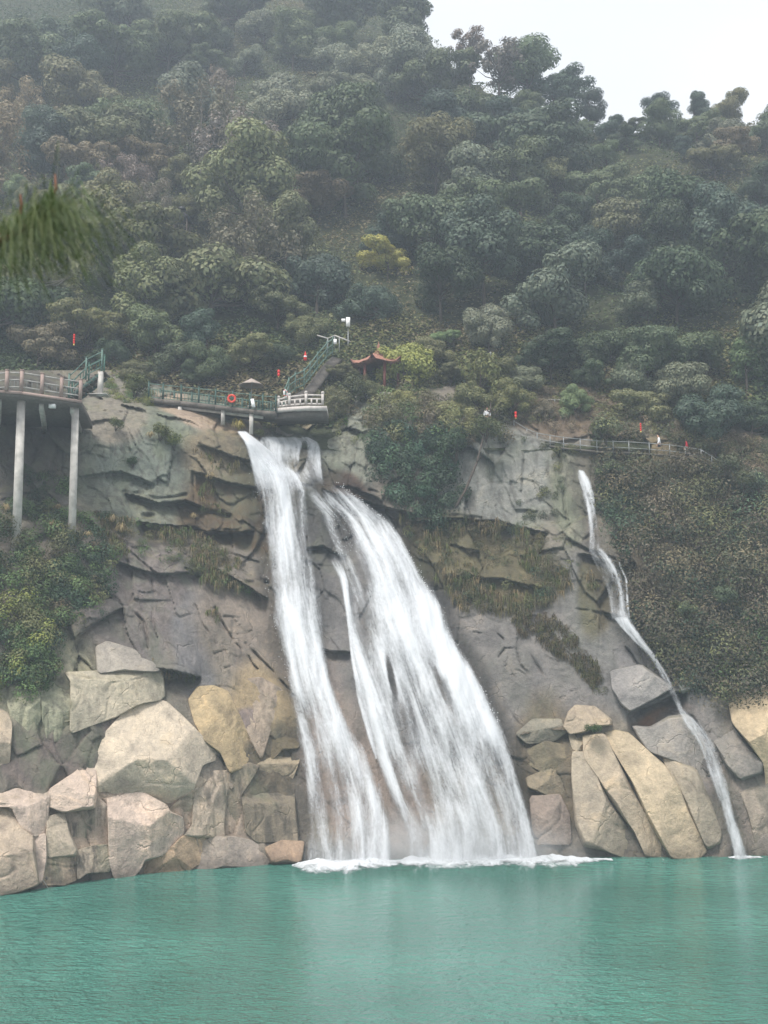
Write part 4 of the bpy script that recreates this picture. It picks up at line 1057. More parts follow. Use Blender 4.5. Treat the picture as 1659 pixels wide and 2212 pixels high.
# fill the slope
pts = []
spacing = 4.9
for tries in range(60000):
    Y = math.sqrt(rng.uniform(90.5 ** 2, 236 ** 2)); X = rng.uniform(-.40, .40) * Y
    px_ = W / 2 + F * X / (Y * 1.02 + 4)
    if Y > ridgeY(px_) + 1: continue
    sp = spacing * (.86 + .5 * (Y - 90) / 140)
    if any((X - a) ** 2 + (Y - b) ** 2 < sp * sp for a, b in pts): continue
    if any((X - t['P'][0]) ** 2 + (Y - t['P'][1]) ** 2 < (1.7 * t['s'] + 1.5) ** 2 for t in trees): continue
    z = float(hill(X, Y)); qx, qy = proj((X, Y, z))
    if qx < -140 or qx > 1800 or qy < -150: continue
    # keep the trail, the boardwalks and the pavilion clear
    if 230 < qx < 760 and qy > 805: continue
    if 600 < qx < 790 and qy > 745: continue
    if 760 <= qx < 1090 and qy > 850: continue
    if qx >= 1090 and qy > 905: continue
    if -100 < qx < 250 and qy > 790: continue
    if 740 < qx < 850 and qy > 775: continue
    small = (950 < qx < 1130 and ridgeY(px_) - Y < 16) or (1295 < qx < 1375 and ridgeY(px_) - Y < 14)
    if 725 < qx < 905 and qy > 760: continue
    pts.append((X, Y))
    v = fbm(np.array([X * .035, Y * .035, 2.0]), 3, 500); r = rng.random()
    left = qx < 560
    if left and 250 < qy < 760 and r < .34: kind, color = 'twiggy', ('brown-grey' if r < .16 else 'brownish green')
    elif v > .16: kind, color = ('round', 'grey-green') if r < .6 else ('wide', 'dull green')
    elif v > -.04: kind, color = ('tall', 'dull green') if r < .4 else (('round', 'olive green') if r < .66 else ('wide', 'dark green'))
    elif v > -.2: kind, color = ('round', 'dark green') if r < .45 else (('wide', 'brownish green') if r < .62 else ('tall', 'deep bluish green'))
    else: kind, color = ('round', 'deep bluish green') if r < .3 else (('wide', 'dull green') if r < .65 else ('tall', 'olive green'))
    if qy > 560 and qx < 760 and rng.random() < .35: color = 'olive green'
    add_tree((X, Y, z), kind, int(rng.integers(0, 3)), (.5 if small else rng.choice([.6, .75]) if (qx > 1200 and ridgeY(px_) - Y < 13) else rng.choice([.8, 1.0, 1.25, 1.5, 1.7])) * rng.uniform(.92, 1.08), color, rng.uniform(0, 6.28), sz=rng.uniform(.88, 1.15))

# leave out trees that nearer ones hide
SINK = {'round': 1.5, 'tall': 1.5, 'wide': 1.6, 'twiggy': .8, 'airy': .2}
EXT = {'round': (4.7, 5.2, 4.2), 'tall': (3.8, 6.3, 5.2), 'wide': (5.7, 5.0, 3.4), 'twiggy': (4.2, 4.6, 3.8), 'airy': (3.5, 7.4, 3.6)}
for t in trees:
    rx, cz, rz_ = EXT[t['kind']]; sz = t['s']
    c = t['P'] + np.array([0, 0, (cz - SINK[t['kind']]) * sz * t['sz']])
    t['px'], t['py'] = [float(v) for v in proj(c)]; k = F / t['P'][1]
    t['ex'], t['ey'] = rx * sz * k * .95, rz_ * sz * t['sz'] * k * .95
hs = [t for t in trees if t['hero'] and t['label'] and ('yellow-green' in t['label'] or 'domed' in t['label'] or 'bushy' in t['label'])]
for t in trees:
    if not t['hero'] and any(t['P'][1] < h['P'][1] and abs(h['px'] - t['px']) < .6 * t['ex'] + .35 * h['ex'] and -.3 * h['ey'] < t['py'] - h['py'] < .95 * t['ey'] + .3 * h['ey'] for h in hs):
        dy_ = t['ey'] * .5; t['s'] *= .52; t['ex'] *= .52; t['ey'] *= .52; t['py'] += dy_
hv = [t for t in trees if t['hero'] and t['label'] and t['P'][1] > 94]
def hides(t, h, g=1.0):
    return t['P'][1] < h['P'][1] and ((h['px'] - t['px']) / (t['ex'] * g)) ** 2 + ((h['py'] - .25 * h['ey'] - t['py']) / (t['ey'] * g)) ** 2 < 1
for t in trees:
    if not t['hero'] and any(hides(t, h, 1.15) for h in hv):
        dy_ = t['ey'] * .4; t['s'] *= .6; t['ex'] *= .6; t['ey'] *= .6; t['py'] += dy_
trees = [t for t in trees if t['hero'] or not any(hides(t, h, 1.1) for h in hv)]
trees.sort(key=lambda t: t['P'][1])
kept = []
for t in trees:
    a = rng.uniform(0, 2 * PI, 90); q = np.sqrt(rng.random(90))
    x = t['px'] + t['ex'] * q * np.cos(a); y = t['py'] + t['ey'] * q * np.sin(a)
    vis = (x > 2) & (x < W - 2) & (y > 2) & (y < H)
    for n_ in kept:
        if n_['kind'] in ('airy',): continue
        vis &= ((x - n_['px']) / (n_['ex'] * .93)) ** 2 + ((y - n_['py']) / (n_['ey'] * .93)) ** 2 > 1
    t['vis'] = vis.mean()
    if (t['hero'] and vis.mean() > .07) or vis.mean() > .13: kept.append(t)
trees = kept
# labels: colour, form and where on the slope; then order within that place
CN = [(240, 'far left'), (480, 'left'), (720, 'centre left'), (950, 'centre'), (1190, 'centre right'), (1430, 'right'), (9999, 'far right')]
RN = [(150, 'hazy top'), (320, 'upper part'), (480, 'upper middle'), (640, 'lower middle'), (9999, 'foot')]
FORM = {'round': 'round-crowned', 'tall': 'tall', 'wide': 'spreading', 'twiggy': 'twiggy', 'airy': 'thin'}
from collections import defaultdict
bag = defaultdict(list)
for t in trees:
    if t['label'] is None:
        c = next(n for v, n in CN if t['px'] < v); r = next(n for v, n in RN if t['py'] < v)
        bag[(t['color'], FORM[t['kind']], c, r)].append(t)
ORD = ['leftmost', 'second', 'third', 'fourth', 'fifth', 'sixth', 'seventh', 'eighth']
NUM = {2: 'two', 3: 'three', 4: 'four', 5: 'five', 6: 'six', 7: 'seven', 8: 'eight'}
for (c, f, cn, rn), ts in bag.items():
    ts.sort(key=lambda t: t['px'])
    for i, t in enumerate(ts):
        base = f'{c} {f} tree, {rn} of the slope, {cn}'
        if len(ts) > 1:
            base += ', ' + ('leftmost' if i == 0 else 'rightmost' if i == len(ts) - 1 else ORD[i]) + ' of ' + NUM.get(len(ts), str(len(ts)))
        t['label'] = base
for t in trees:
    pr = PROTO[t['kind']][t['var'] % len(PROTO[t['kind']])]
    s = t['s']
    c = np.array(PAL[t['color']]); c = (c * .8 + c.mean() * .2) * rng.uniform(.88, 1.42) * np.array([rng.uniform(.93, 1.07), 1, rng.uniform(.92, 1.08)])
    r = copy_tree(pr, t['P'] - np.array([0, 0, SINK[t['kind']] * s * t['sz']]), t['rz'], (s, s, s * t['sz']), c)
    if 'proto' in r: del r['proto']
    tag(r, t['label'], 'tree', 'forest trees on the slope')
for lst in PROTO.values():
    for p_ in lst:
        for ch in list(p_.children): bpy.data.objects.remove(ch)
        bpy.data.objects.remove(p_)


# undergrowth between the trees: uncountable
def undergrowth():
    rr = np.random.default_rng(5); n = 330000
    Y = np.sqrt(rr.uniform(88 ** 2, 246 ** 2, n)); Y[:60000] = rr.uniform(88, 100, 60000); X = rr.uniform(-.40, .40, n) * Y
    px_ = W / 2 + F * X / (Y * 1.02 + 4); ok = Y < ridgeY(px_) + .5; X, Y = X[ok], Y[ok]; n = len(X)
    Q = np.stack([X, Y, 0 * X], -1)
    bush = fbm(Q * .33, 3, 801)
    Z = hill(X, Y) + .1 + 1.5 * np.clip(bush + .35, 0, 1.2) * np.sqrt(rr.random(n)) + .25 * rr.random(n)
    P = np.stack([X, Y, Z], -1)
    nrm = rr.normal(size=(n, 3)) * .45 + np.array([0, -.35, .9]); nrm /= np.linalg.norm(nrm, axis=1)[:, None]
    a = np.cross(nrm, rr.normal(size=(n, 3))); a /= np.linalg.norm(a, axis=1)[:, None]; b = np.cross(nrm, a)
    sz_ = (.36 * rr.uniform(.6, 1.3, n))[:, None]
    V = np.stack([P - a * sz_ * .5, P - b * sz_ * .3, P + a * sz_ * .5, P + b * sz_ * .3], 1).reshape(-1, 3); Fc = np.arange(4 * n).reshape(n, 4)
    pal = np.array([PAL['dark green'], PAL['dull green'], PAL['olive green'], PAL['brownish green']])
    pi_ = np.clip(((fbm(Q * .12, 3, 811) * .8 + .5) * 4 + rr.normal(0, .5, n)).astype(int), 0, 3)
    cv = np.ones((4 * n, 4)); cv[:, :3] = np.repeat(pal[pi_] * rr.uniform(.8, 1.15, n)[:, None], 4, axis=0)
    o = link('undergrowth', make_mesh('undergrowth', V, Fc, LEAF, False, {'var': ('FLOAT_COLOR', cv)})); tag(o, 'dark leafy undergrowth filling the gaps between the forest trees', None, None, 'stuff')


undergrowth()


# brush on the rock face: masses that nobody could count
def brush(name, regions, label, seed):
    rr = np.random.default_rng(seed); Vs = []; Fs = []; Cs = []; nb = 0
    for poly, n, rad, size, per, cols, off, asp in regions:
        xs_, ys_ = [p[0] for p in poly], [p[1] for p in poly]
        C = []; R = []
        tries = 0
        while len(C) < n and tries < n * 40:
            tries += 1
            x = rr.uniform(min(xs_), max(xs_)); y = rr.uniform(min(ys_), max(ys_))
            if not inside(np.array(x), np.array(y), poly): continue
            r = rr.uniform(*rad); C.append(on(x, y, off + r * rr.uniform(-.2, .5))); R.append(r)
        V, Fc, cv, k = leaves(C, R, int(n * per * 1.5), size * .82, rr, asp=asp * .75, squash=.9)
        pal = np.array(cols) * 1.32; pk = rr.integers(0, len(pal), len(C)); cl = (rr.uniform(.6, 1.45, len(C)) * (1 + .35 * fbm(np.array(C) * .25, 2, 900)))[:, None]
        cv[:, :3] *= np.repeat((pal[pk] * cl)[k], 4, axis=0)
        Vs.append(V); Fs.append(Fc + nb); Cs.append(cv); nb += len(V)
    V = np.vstack(Vs); base = np.array([V[:, 0].mean(), V[:, 1].mean(), V[:, 2].min()])
    o = link(name, make_mesh(name, V - base, np.vstack(Fs), LEAF, False, {'var': ('FLOAT_COLOR', np.vstack(Cs))}), None, base)
    o.color = (1, 1, 1, 1)
    return tag(o, label, None, None, 'stuff')


g = PAL
BROWN = (.115, .096, .058); BROWN2 = (.145, .115, .08); REDBR = (.125, .098, .070); OLV = (.105, .108, .048); STRAW = (.30, .24, .13); DG = (.038, .064, .036); MG = (.075, .115, .042); FERN = (.14, .155, .042)
brush('brush', [
    ([(0, 1085), (130, 1100), (262, 1120), (258, 1250), (190, 1330), (130, 1400), (90, 1480), (-60, 1500), (-80, 1085)], 170, (.35, .9), .22, 150, [MG, MG, (.04, .066, .026), OLV, DG], .3, .6),
    ([(40, 1010), (160, 1030), (160, 1120), (40, 1110)], 30, (.3, .7), .2, 130, [DG, MG], .2, .6),
    ([(190, 1105), (300, 1125), (430, 1150), (520, 1215), (560, 1280), (470, 1270), (330, 1200), (230, 1195)], 70, (.2, .45), .16, 90, [OLV, BROWN, MG, (.08, .085, .035)], .0, .4),
    ([(225, 812), (300, 812), (345, 870), (300, 880), (225, 860)], 34, (.3, .6), .2, 130, [FERN, OLV, MG], .1, .5),
    ([(-80, 1260), (120, 1300), (130, 1440), (60, 1500), (-80, 1520)], 60, (.4, .8), .22, 130, [MG, FERN, OLV], .5, .6),
    ([(80, 1200), (230, 1180), (220, 1330), (120, 1340)], 50, (.3, .6), .2, 120, [DG, (.035, .055, .028), BROWN], .2, .6),
], 'green brush covering the rock ledge under the left platform', 31)
brush('brush', [
    ([(805, 930), (900, 900), (1000, 930), (1010, 1060), (940, 1130), (850, 1080), (805, 1030)], 95, (.5, 1.0), .28, 170, [DG, DG, (.03, .06, .036), (.04, .07, .035)], .5, .6),
    ([(700, 830), (830, 800), (1110, 840), (1110, 950), (1000, 960), (830, 950), (790, 890), (705, 900)], 120, (.5, 1.0), .26, 150, [OLV, (.085, .088, .045), BROWN, MG], .5, .6),
    ([(1095, 830), (1300, 830), (1330, 940), (1230, 930), (1110, 905)], 80, (.3, .6), .2, 120, [BROWN, BROWN2, REDBR, OLV], .1, .35),
    ([(1290, 890), (1480, 900), (1659, 960), (1760, 1060), (1640, 1050), (1540, 970), (1440, 948), (1290, 940)], 260, (.4, .8), .24, 130, [BROWN, OLV, (.06, .075, .04), BROWN2], .3, .4),
    ([(1100, 800), (1330, 800), (1330, 890), (1120, 890)], 60, (.4, .7), .24, 130, [BROWN2, REDBR, OLV], .2, .35),
    ([(1000, 930), (1240, 960), (1240, 1010), (1190, 1130), (1130, 1120), (1090, 1000)], 26, (.2, .5), .18, 100, [OLV, (.06, .075, .04)], .2, .5),
    ([(855, 1105), (960, 1120), (1100, 1130), (1230, 1160), (1250, 1240), (1200, 1300), (1090, 1330), (1000, 1320), (950, 1260), (900, 1180)], 120, (.25, .6), .18, 110, [OLV, (.07, .075, .035), BROWN, DG], .0, .4),
    ([(1090, 1310), (1200, 1330), (1290, 1440), (1320, 1500), (1300, 1510), (1230, 1430), (1130, 1380)], 50, (.2, .4), .16, 90, [OLV, (.07, .075, .03), BROWN], .0, .4),
    ([(700, 880), (800, 880), (800, 960), (710, 940)], 16, (.2, .45), .16, 100, [OLV, MG], .1, .5),
], 'olive and dark green brush on the rock face right of the waterfall lip', 32)
brush('brush', [
    ([(1290, 995), (1450, 985), (1600, 1040), (1750, 1100), (1750, 1480), (1560, 1500), (1470, 1480), (1420, 1400), (1370, 1290), (1330, 1180), (1300, 1080)], 520, (.4, 1.9), .30, 170,
     [BROWN, OLV, (.065, .062, .036), DG, (.085, .07, .05), (.05, .058, .032)], .2, .5),
    ([(1290, 1010), (1390, 1020), (1400, 1180), (1340, 1200), (1300, 1100)], 90, (.4, .8), .24, 130, [DG, (.03, .045, .028)], .2, .6),
    ([(1290, 982), (1570, 995), (1580, 1015), (1300, 1010)], 60, (.2, .4), .2, 110, [(.14, .125, .05), BROWN, OLV], .2, .3),
    ([(1450, 1280), (1750, 1250), (1750, 1490), (1560, 1500), (1470, 1480)], 110, (.5, .95), .26, 130, [(.035, .048, .03), MG, OLV], .4, .6),
    ([(1440, 1050), (1640, 1080), (1640, 1200), (1460, 1200)], 60, (.3, .6), .2, 110, [REDBR, BROWN2, BROWN], .4, .35),
], 'tangled brown and olive brush on the steep bank right of the small waterfall', 33)


def blades(name, spots, label, seed, top=True):
    """drooping grass on the rock face"""
    rr = np.random.default_rng(seed); V = []; Fc = []; C = []
    for poly, n, ln, wd, cols, off in spots:
        xs_, ys_ = [p[0] for p in poly], [p[1] for p in poly]; k = 0
        while k < n:
            x = rr.uniform(min(xs_), max(xs_)); y = rr.uniform(min(ys_), max(ys_))
            if not inside(np.array(x), np.array(y), poly): continue
            k += 1
            if fbm(np.array([x * .02, y * .02, seed * 1.0]), 2, 700) < -.12: continue
            tuft = on(x, y, off)
            base_c = np.array(cols[rr.integers(len(cols))]) * rr.uniform(.8, 1.2)
            for q in range(14):
                a = rr.uniform(0, 2 * PI); L = rr.uniform(*ln); out = np.array([math.cos(a), -abs(math.sin(a)) * .8, 0]) * L * rr.uniform(.2, .55)
                p0 = tuft + rr.normal(0, .10, 3); p1 = p0 + out * .6 + np.array([0, 0, L * rr.uniform(.15, .4)]); p2 = p0 + out * 1.1 + np.array([0, 0, -L * rr.uniform(.3, .9)])
                s = np.array([math.sin(a), math.cos(a), 0]) * wd * rr.uniform(.6, 1.3)
                b = len(V)
                V += [p0 - s, p0 + s, p1 - s * .8, p1 + s * .8, p2]
                Fc += [(b, b + 1, b + 3, b + 2), (b + 2, b + 3, b + 4)]
                c = base_c * rr.uniform(.75, 1.25); C += [(*c, 1)] * 5
    V = np.array(V); base = np.array([V[:, 0].mean(), V[:, 1].mean(), V[:, 2].min()])
    o = link(name, make_mesh(name, V - base, Fc, LEAF, False, {'var': ('FLOAT_COLOR', np.array(C))}), None, base)
    o.color = (1, 1, 1, 1)
    return tag(o, label, None, None, 'stuff')


HG = [(.13, .115, .05), (.19, .145, .075), (.09, .105, .035), (.10, .085, .045), (.075, .09, .03)]
blades('hanging_grass', [
    ([(855, 1105), (960, 1120), (1100, 1130), (1230, 1160), (1250, 1240), (1200, 1300), (1090, 1330), (1000, 1320), (950, 1260), (900, 1180)], 420, (.4, 1.1), .028, HG, .15),
    ([(1090, 1310), (1200, 1330), (1290, 1440), (1320, 1500), (1300, 1510), (1230, 1430), (1130, 1380)], 170, (.3, .7), .03, [(.075, .07, .03), (.09, .07, .04)], .15),
    ([(1180, 1150), (1270, 1180), (1290, 1280), (1240, 1290)], 110, (.3, .8), .03, HG, .15),
    ([(1300, 1010), (1450, 1000), (1600, 1050), (1750, 1110), (1750, 1400), (1560, 1420), (1440, 1380), (1370, 1260), (1330, 1150)], 110, (.5, 1.2), .03, [(.17, .145, .095), (.21, .17, .12), (.13, .125, .075), (.15, .115, .09)], .9),
], 'drooping brown and olive grass on the rock right of the main waterfall', 41)
blades('hanging_grass', [
    ([(190, 1105), (300, 1125), (430, 1150), (520, 1215), (560, 1280), (470, 1270), (330, 1200), (230, 1195)], 420, (.3, .8), .026, [(.15, .12, .06), (.11, .125, .045), (.19, .15, .085), (.10, .085, .05), (.08, .11, .035)], .12),
    ([(420, 960), (520, 980), (530, 1130), (430, 1100)], 60, (.3, .8), .03, HG, .12),
    ([(420, 1270), (480, 1290), (470, 1340), (430, 1320)], 30, (.3, .5), .03, HG, .12),
    ([(320, 1420), (420, 1440), (420, 1470), (330, 1460)], 30, (.2, .5), .03, HG, .12),
], 'brown and green grass along the ledge left of the main waterfall', 42)


# shrubs and tufts one can tell apart
def shrub_proto(name, seed, n, size, asp, nclump=9, tips=False):
    rr = np.random.default_rng(seed); C = []; R = []
    for k in range(nclump):
        d = rr.normal(size=3); d[2] = abs(d[2]); d /= np.linalg.norm(d); q = rr.uniform(.2, .75)
        C.append(np.array([d[0] * q, d[1] * q, .35 + d[2] * q * .8])); R.append(rr.uniform(.28, .45))
    V, Fc, col, _ = leaves(C, R, n, size, rr, asp=asp)
    if tips:
        z = np.repeat(V.reshape(-1, 4, 3)[:, :, 2].mean(1), 4); w = (rr.random(len(z) // 4) < .22).repeat(4) & (z > .45)
        col[w, :3] = np.array([3.4, 3.1, 2.6])
    root = empty(name, (0, 0, -500))
    link('foliage', make_mesh('foliage', V, Fc, LEAF, False, {'var': ('FLOAT_COLOR', col)}), root)
    m = MB()
    for c in C[:6]: m.tube([(0, 0, -.35), c * .5 + np.array([0, 0, -.1]), c], [.03, .02, .008], 5)
    link('stem', make_mesh('stem', m.v, m.f, BARK, True), root)
    return root


def tuft_proto(name, seed, n=90):
    rr = np.random.default_rng(seed); V = []; Fc = []; C = []
    for q in range(n):
        a = rr.uniform(0, 2 * PI); L = rr.uniform(.6, 1.1); o_ = np.array([math.cos(a), math.sin(a), 0])
        p0 = o_ * rr.uniform(0, .12); h = rr.uniform(.5, .9) * L; r = rr.uniform(.2, .75) * L
        p1 = p0 + o_ * r * .45 + np.array([0, 0, h]); p2 = p0 + o_ * r * .95 + np.array([0, 0, h * .75]); p3 = p0 + o_ * r * 1.25 + np.array([0, 0, h * rr.uniform(-.1, .4)])
        s = np.array([-math.sin(a), math.cos(a), 0]) * .022; b = len(V)
        V += [p0 - s, p0 + s, p1 - s, p1 + s, p2 - s, p2 + s, p3]; Fc += [(b, b + 1, b + 3, b + 2), (b + 2, b + 3, b + 5, b + 4), (b + 4, b + 5, b + 6)]
        C += [(*(np.ones(3) * rr.uniform(.6, 1.35)), 1)] * 7
    root = empty(name, (0, 0, -500))
    link('blades', make_mesh('blades', V, Fc, LEAF, False, {'var': ('FLOAT_COLOR', np.array(C))}), root)
    return root


SH = [shrub_proto('shrub', 61, 1100, .15, .6), shrub_proto('shrub', 62, 1000, .16, .5, 12), shrub_proto('shrub', 63, 1000, .15, .55, 12, True)]
TU = [tuft_proto('grass_tuft', 71), tuft_proto('grass_tuft', 72, 70)]


def put(pr, px, py, wpx, color, label, cat, group, off=.15, tall=1.0):
    y = py; d = D(px, y); s = wpx / 2 / (F / d)
    P = at(px, y, d - off - s * .35)
    r = copy_tree(pr, P, random.uniform(0, 6.28), (s, s, s * tall), color)
    tag(r, label, cat, group); return r


STRW = (.33, .26, .14); YST = (.36, .30, .10); FR = (.105, .13, .03)
GT = 'dry grass tufts on the ledges'
put(TU[0], 516, 928, 52, YST, 'yellow dry grass tuft under the middle boardwalk beside its support post', 'grass tuft', GT, .3)
put(TU[0], 262, 1150, 46, STRW, 'largest straw-coloured grass tuft on the ledge right of the platform pillars', 'grass tuft', GT, .6)
put(TU[1], 243, 1128, 40, STRW, 'straw grass tuft just left of the largest straw tuft', 'grass tuft', GT, .5)
put(TU[1], 125, 1100, 30, STRW, 'pale grass tuft between the two platform pillars', 'grass tuft', GT, .7)
put(TU[0], 112, 1135, 28, STRW, 'small straw tuft left of the foot of the second pillar', 'grass tuft', GT, .7)
put(TU[1], 190, 1160, 34, STRW, 'straw tuft right of the foot of the second pillar', 'grass tuft', GT, .6)
put(TU[1], 418, 1120, 30, STRW, 'straw tuft hanging on the brown wall left of the waterfall', 'grass tuft', GT)
put(TU[0], 455, 1035, 40, STRW, 'pale tuft on the brown ledge beside the top of the waterfall', 'grass tuft', GT)
put(TU[1], 325, 945, 34, STRW, 'straw tuft among the ferns on the grey-green wall', 'grass tuft', GT)
put(TU[0], 12, 1105, 40, STRW, 'yellowish grass tuft at the left edge below the first pillar', 'grass tuft', GT, .8)
SG = 'shrubs on the rock'
put(SH[0], 345, 945, 54, (.10, .11, .03), 'yellow-green fern clump high on the grey-green wall', 'shrub', SG)
put(SH[1], 378, 965, 52, FR, 'larger fern clump stepping down the grey-green wall', 'shrub', SG)
put(SH[1], 288, 1005, 34, (.04, .075, .025), 'small dark green shrub growing from the middle of the grey-green wall', 'shrub', SG)
put(SH[0], 250, 925, 40, (.10, .12, .045), 'pale green plant clinging to the wall right of the second pillar', 'shrub', SG)
put(SH[0], 560, 943, 30, (.07, .08, .02), 'mossy green clump sitting at the lip of the waterfall', 'shrub', SG, .3)
put(SH[2], 1310, 945, 88, (.10, .115, .06), 'shrub with pale leaf tips in front of the trail railing', 'shrub', SG, 1.0)
put(SH[2], 1322, 1022, 50, (.085, .11, .06), 'shrub with whitish buds right of the top of the small waterfall', 'shrub', SG, 1.2)
put(SH[2], 1290, 1030, 36, (.085, .11, .06), 'small pale-budded shrub nearest the top of the small waterfall', 'shrub', SG, 1.2)
put(SH[2], 1640, 1060, 84, (.085, .115, .075), 'pale-leaved shrub at the right edge beside the lower trail railing', 'shrub', SG, 1.5)
put(SH[2], 1480, 1325, 46, (.10, .125, .07), 'pale green leafy shrub above the dark bank right of the small waterfall', 'shrub', SG, 1.6)
put(SH[0], 1568, 1022, 70, (.10, .11, .06), 'olive shrub covering the bend of the lower trail railing', 'shrub', SG, 2.2)
put(SH[1], 1606, 1052, 64, (.09, .10, .055), 'brownish olive shrub over the lowest stretch of the trail railing', 'shrub', SG, 2.6)
put(SH[1], 1560, 1305, 70, (.085, .11, .06), 'light green shrub amid the dark right bank', 'shrub', SG, 1.6)
put(SH[0], 1285, 1580, 44, (.05, .085, .02), 'green moss cushion under the rusty topped boulder', 'shrub', SG, 1.4, .6)
put(SH[1], 290, 850, 80, (.085, .10, .03), 'sprawling green shrub on the rock right of the white pillar', 'shrub', SG, .5)
put(SH[1], 1035, 840, 120, (.15, .16, .06), 'yellowish leafy shrub on the crest right of the pavilion', 'shrub', SG, 1.2, 1.3)
put(SH[0], 1090, 870, 80, (.14, .15, .055), 'yellowish leafy shrub at the start of the right hand trail', 'shrub', SG, 1.2, 1.2)
put(SH[1], 760, 870, 90, (.07, .08, .035), 'olive shrub at the right end of the stone balustrade', 'shrub', SG, .8, 1.2)
put(SH[1], 915, 1080, 60, (.035, .075, .04), 'dark green large-leaved shrub hanging lowest on the right rock face', 'shrub', SG, 1.2)
put(SH[1], 1050, 942, 80, (.10, .115, .05), 'olive shrub hiding the legs of the person at the left end of the trail', 'shrub', SG, 2.2)
put(SH[0], 985, 985, 90, (.045, .075, .035), 'mid green shrub left of the leaning bare sapling', 'shrub', SG, 1.0, 1.1)
for p_ in SH + TU:
    for ch in list(p_.children): bpy.data.objects.remove(ch)
    bpy.data.objects.remove(p_)


# bare saplings
def sapling(label, pts, r0, side, off, cat='bare tree', seed=0):
    rr = np.random.default_rng(seed)
    P = [on(x, y, off) for x, y in pts]; root = empty('bare_sapling', P[0], label, cat)
    m = MB(); m.tube(P, np.linspace(r0, r0 * .3, len(P)), 6); m.part('trunk', BARK, root, True)
    for k in range(side):
        t = rr.uniform(.3, .95); i = int(t * (len(P) - 1)); p0 = P[i]
        d = np.array([rr.uniform(-1, 1), rr.uniform(-.4, .1), rr.uniform(.2, 1)]); L = rr.uniform(.5, 1.5)
        p1 = p0 + d * L * .5; p2 = p1 + (d + rr.normal(0, .3, 3)) * L * .5
        b = MB(); b.tube([p0, p1, p2], [r0 * .35, r0 * .22, r0 * .08], 5); b.part('branch', BARK, root, True)


sapling('thin leaning bare sapling in front of the grey rock right of the dark bushes', [(985, 1095), (1005, 1060), (1030, 1000), (1045, 940), (1058, 890), (1064, 845)], .11, 10, 2.6, seed=3)
sapling('short bare stem standing against the pale rock right of the waterfall lip', [(820, 955), (822, 925), (830, 905), (840, 890)], .05, 3, 1.0, seed=5)
sapling('bare reddish twigs reaching in at the right edge above the bank', [(1700, 1150), (1658, 1140), (1635, 1120), (1605, 1090)], .04, 6, 7.0, seed=8)


# ------------------------------------------------------------------ walkways
def rail_run(root, tops, post_h, rails, mat_post, mat_rail, post_w, rail_w, name='railing', bal=0, mat_bal=None, bal_w=.03, lift=0.12, post_every=1):
    """a railing on the world points tops (rail top line); rails = heights below the top"""
    tops = [np.array(t, float) for t in tops]
    m = MB()
    for a, b in zip(tops[:-1], tops[1:]):
        for dz in rails:
            m.bar(a - (0, 0, dz), b - (0, 0, dz), rail_w, rail_w)
    rp = m.part(name, mat_rail, root)
    for i, t in enumerate(tops):
        if i % post_every: continue
        q = MB(); q.box(t + np.array([0, -.02, lift / 2 - post_h / 2]), (post_w, post_w, post_h + lift))
        q.box(t + np.array([0, -.02, lift + .025]), (post_w * 1.25, post_w * 1.25, .05))
        q.part('post', mat_post, rp)
    if bal:
        for a, b in zip(tops[:-1], tops[1:]):
            for k in range(1, bal + 1):
                q = MB(); p = a + (b - a) * k / (bal + 1); q.bar(p - (0, 0, rails[-2] if len(rails) > 2 else rails[0]), p - (0, 0, rails[-1]), bal_w, bal_w)
                q.part('baluster', mat_bal or mat_rail, rp)
    return rp


# left viewing platform on two pillars
Yc = 71.0
A0 = at(48, 846, Yc); zd = A0[2]
def onz(px, py, z): return at(px, py, depth_at_z(px, py, z)) if False else None
def flat(px, Y, z):
    """point at depth Y and height z on the photo column px"""
    d = Y * CT + (z - CAMZ) * ST
    return np.array([(px - W / 2) / F * d, Y, z])
c_l = flat(-70, 70.0, zd); c_a = flat(48, 71.0, zd); c_b = flat(176, 73.4, zd); c_c = flat(200, 80.5, zd); c_d = flat(-70, 79.5, zd)
vp = empty('viewing_platform', (c_a + c_c) / 2 - (0, 0, 8), 'raised concrete viewing platform with pinkish railing on two tall pillars, far left', 'viewing platform')
m = MB(); poly = [c_l, c_a, c_b, c_c, c_d]; m.prism([p - (0, 0, .42) for p in poly], [p for p in poly]); m.part('deck', DECK, vp)
m = MB()
for a, b in ((c_l, c_a), (c_a, c_b)): m.bar(a - (0, 0.03, .10), b - (0, 0.03, .10), .10, .2)
m.part('edge_beam', WOODPINK, vp)
m = MB()
for t in (.25, .62, .9):
    a = c_l * (1 - t) + c_b * t + np.array([0, .5, -.62]); b = c_d * (1 - t) + c_c * t + np.array([0, 0, -.62]); m.bar(a, b, .3, .38)
m.part('beam', CONC, vp)
for px, wd, zt, pyb, Y in ((46, .27, -.42, 1150, 71.9), (163, .24, -.42, 1160, 73.9)):
    t = flat(px, Y, zd + zt); e = at(px - 14, pyb, Y - .1)
    e2 = t.copy(); e2[2] = e[2] - 2.0; e2[0] += .12
    m = MB(); m.tube([e2, t], [wd * 1.12, wd], 20); m.part('pillar', CONC, vp, True)
tops = [flat(-70, 70.0, zd + .7), flat(16, 70.6, zd + 1.2), flat(48, 71.02, zd + 1.3), flat(92, 71.85, zd + 1.3), flat(134, 72.65, zd + 1.3), flat(175, 73.4, zd + 1.3)]
rail_run(vp, tops, 1.25, (.02, .5, .98), WOODPINK, RAILPALE, .2, .07, bal=3, mat_bal=METAL, bal_w=.025)
lamp = MB(); c = flat(113, 72.5, zd - .62); lamp.box(c, (.42, .3, .26)); lamp.box(c + (0, -.16, 0), (.34, .03, .2)); lamp.solo('floodlight', WHITE, 'small white box lamp fixed under the viewing platform', 'lamp')

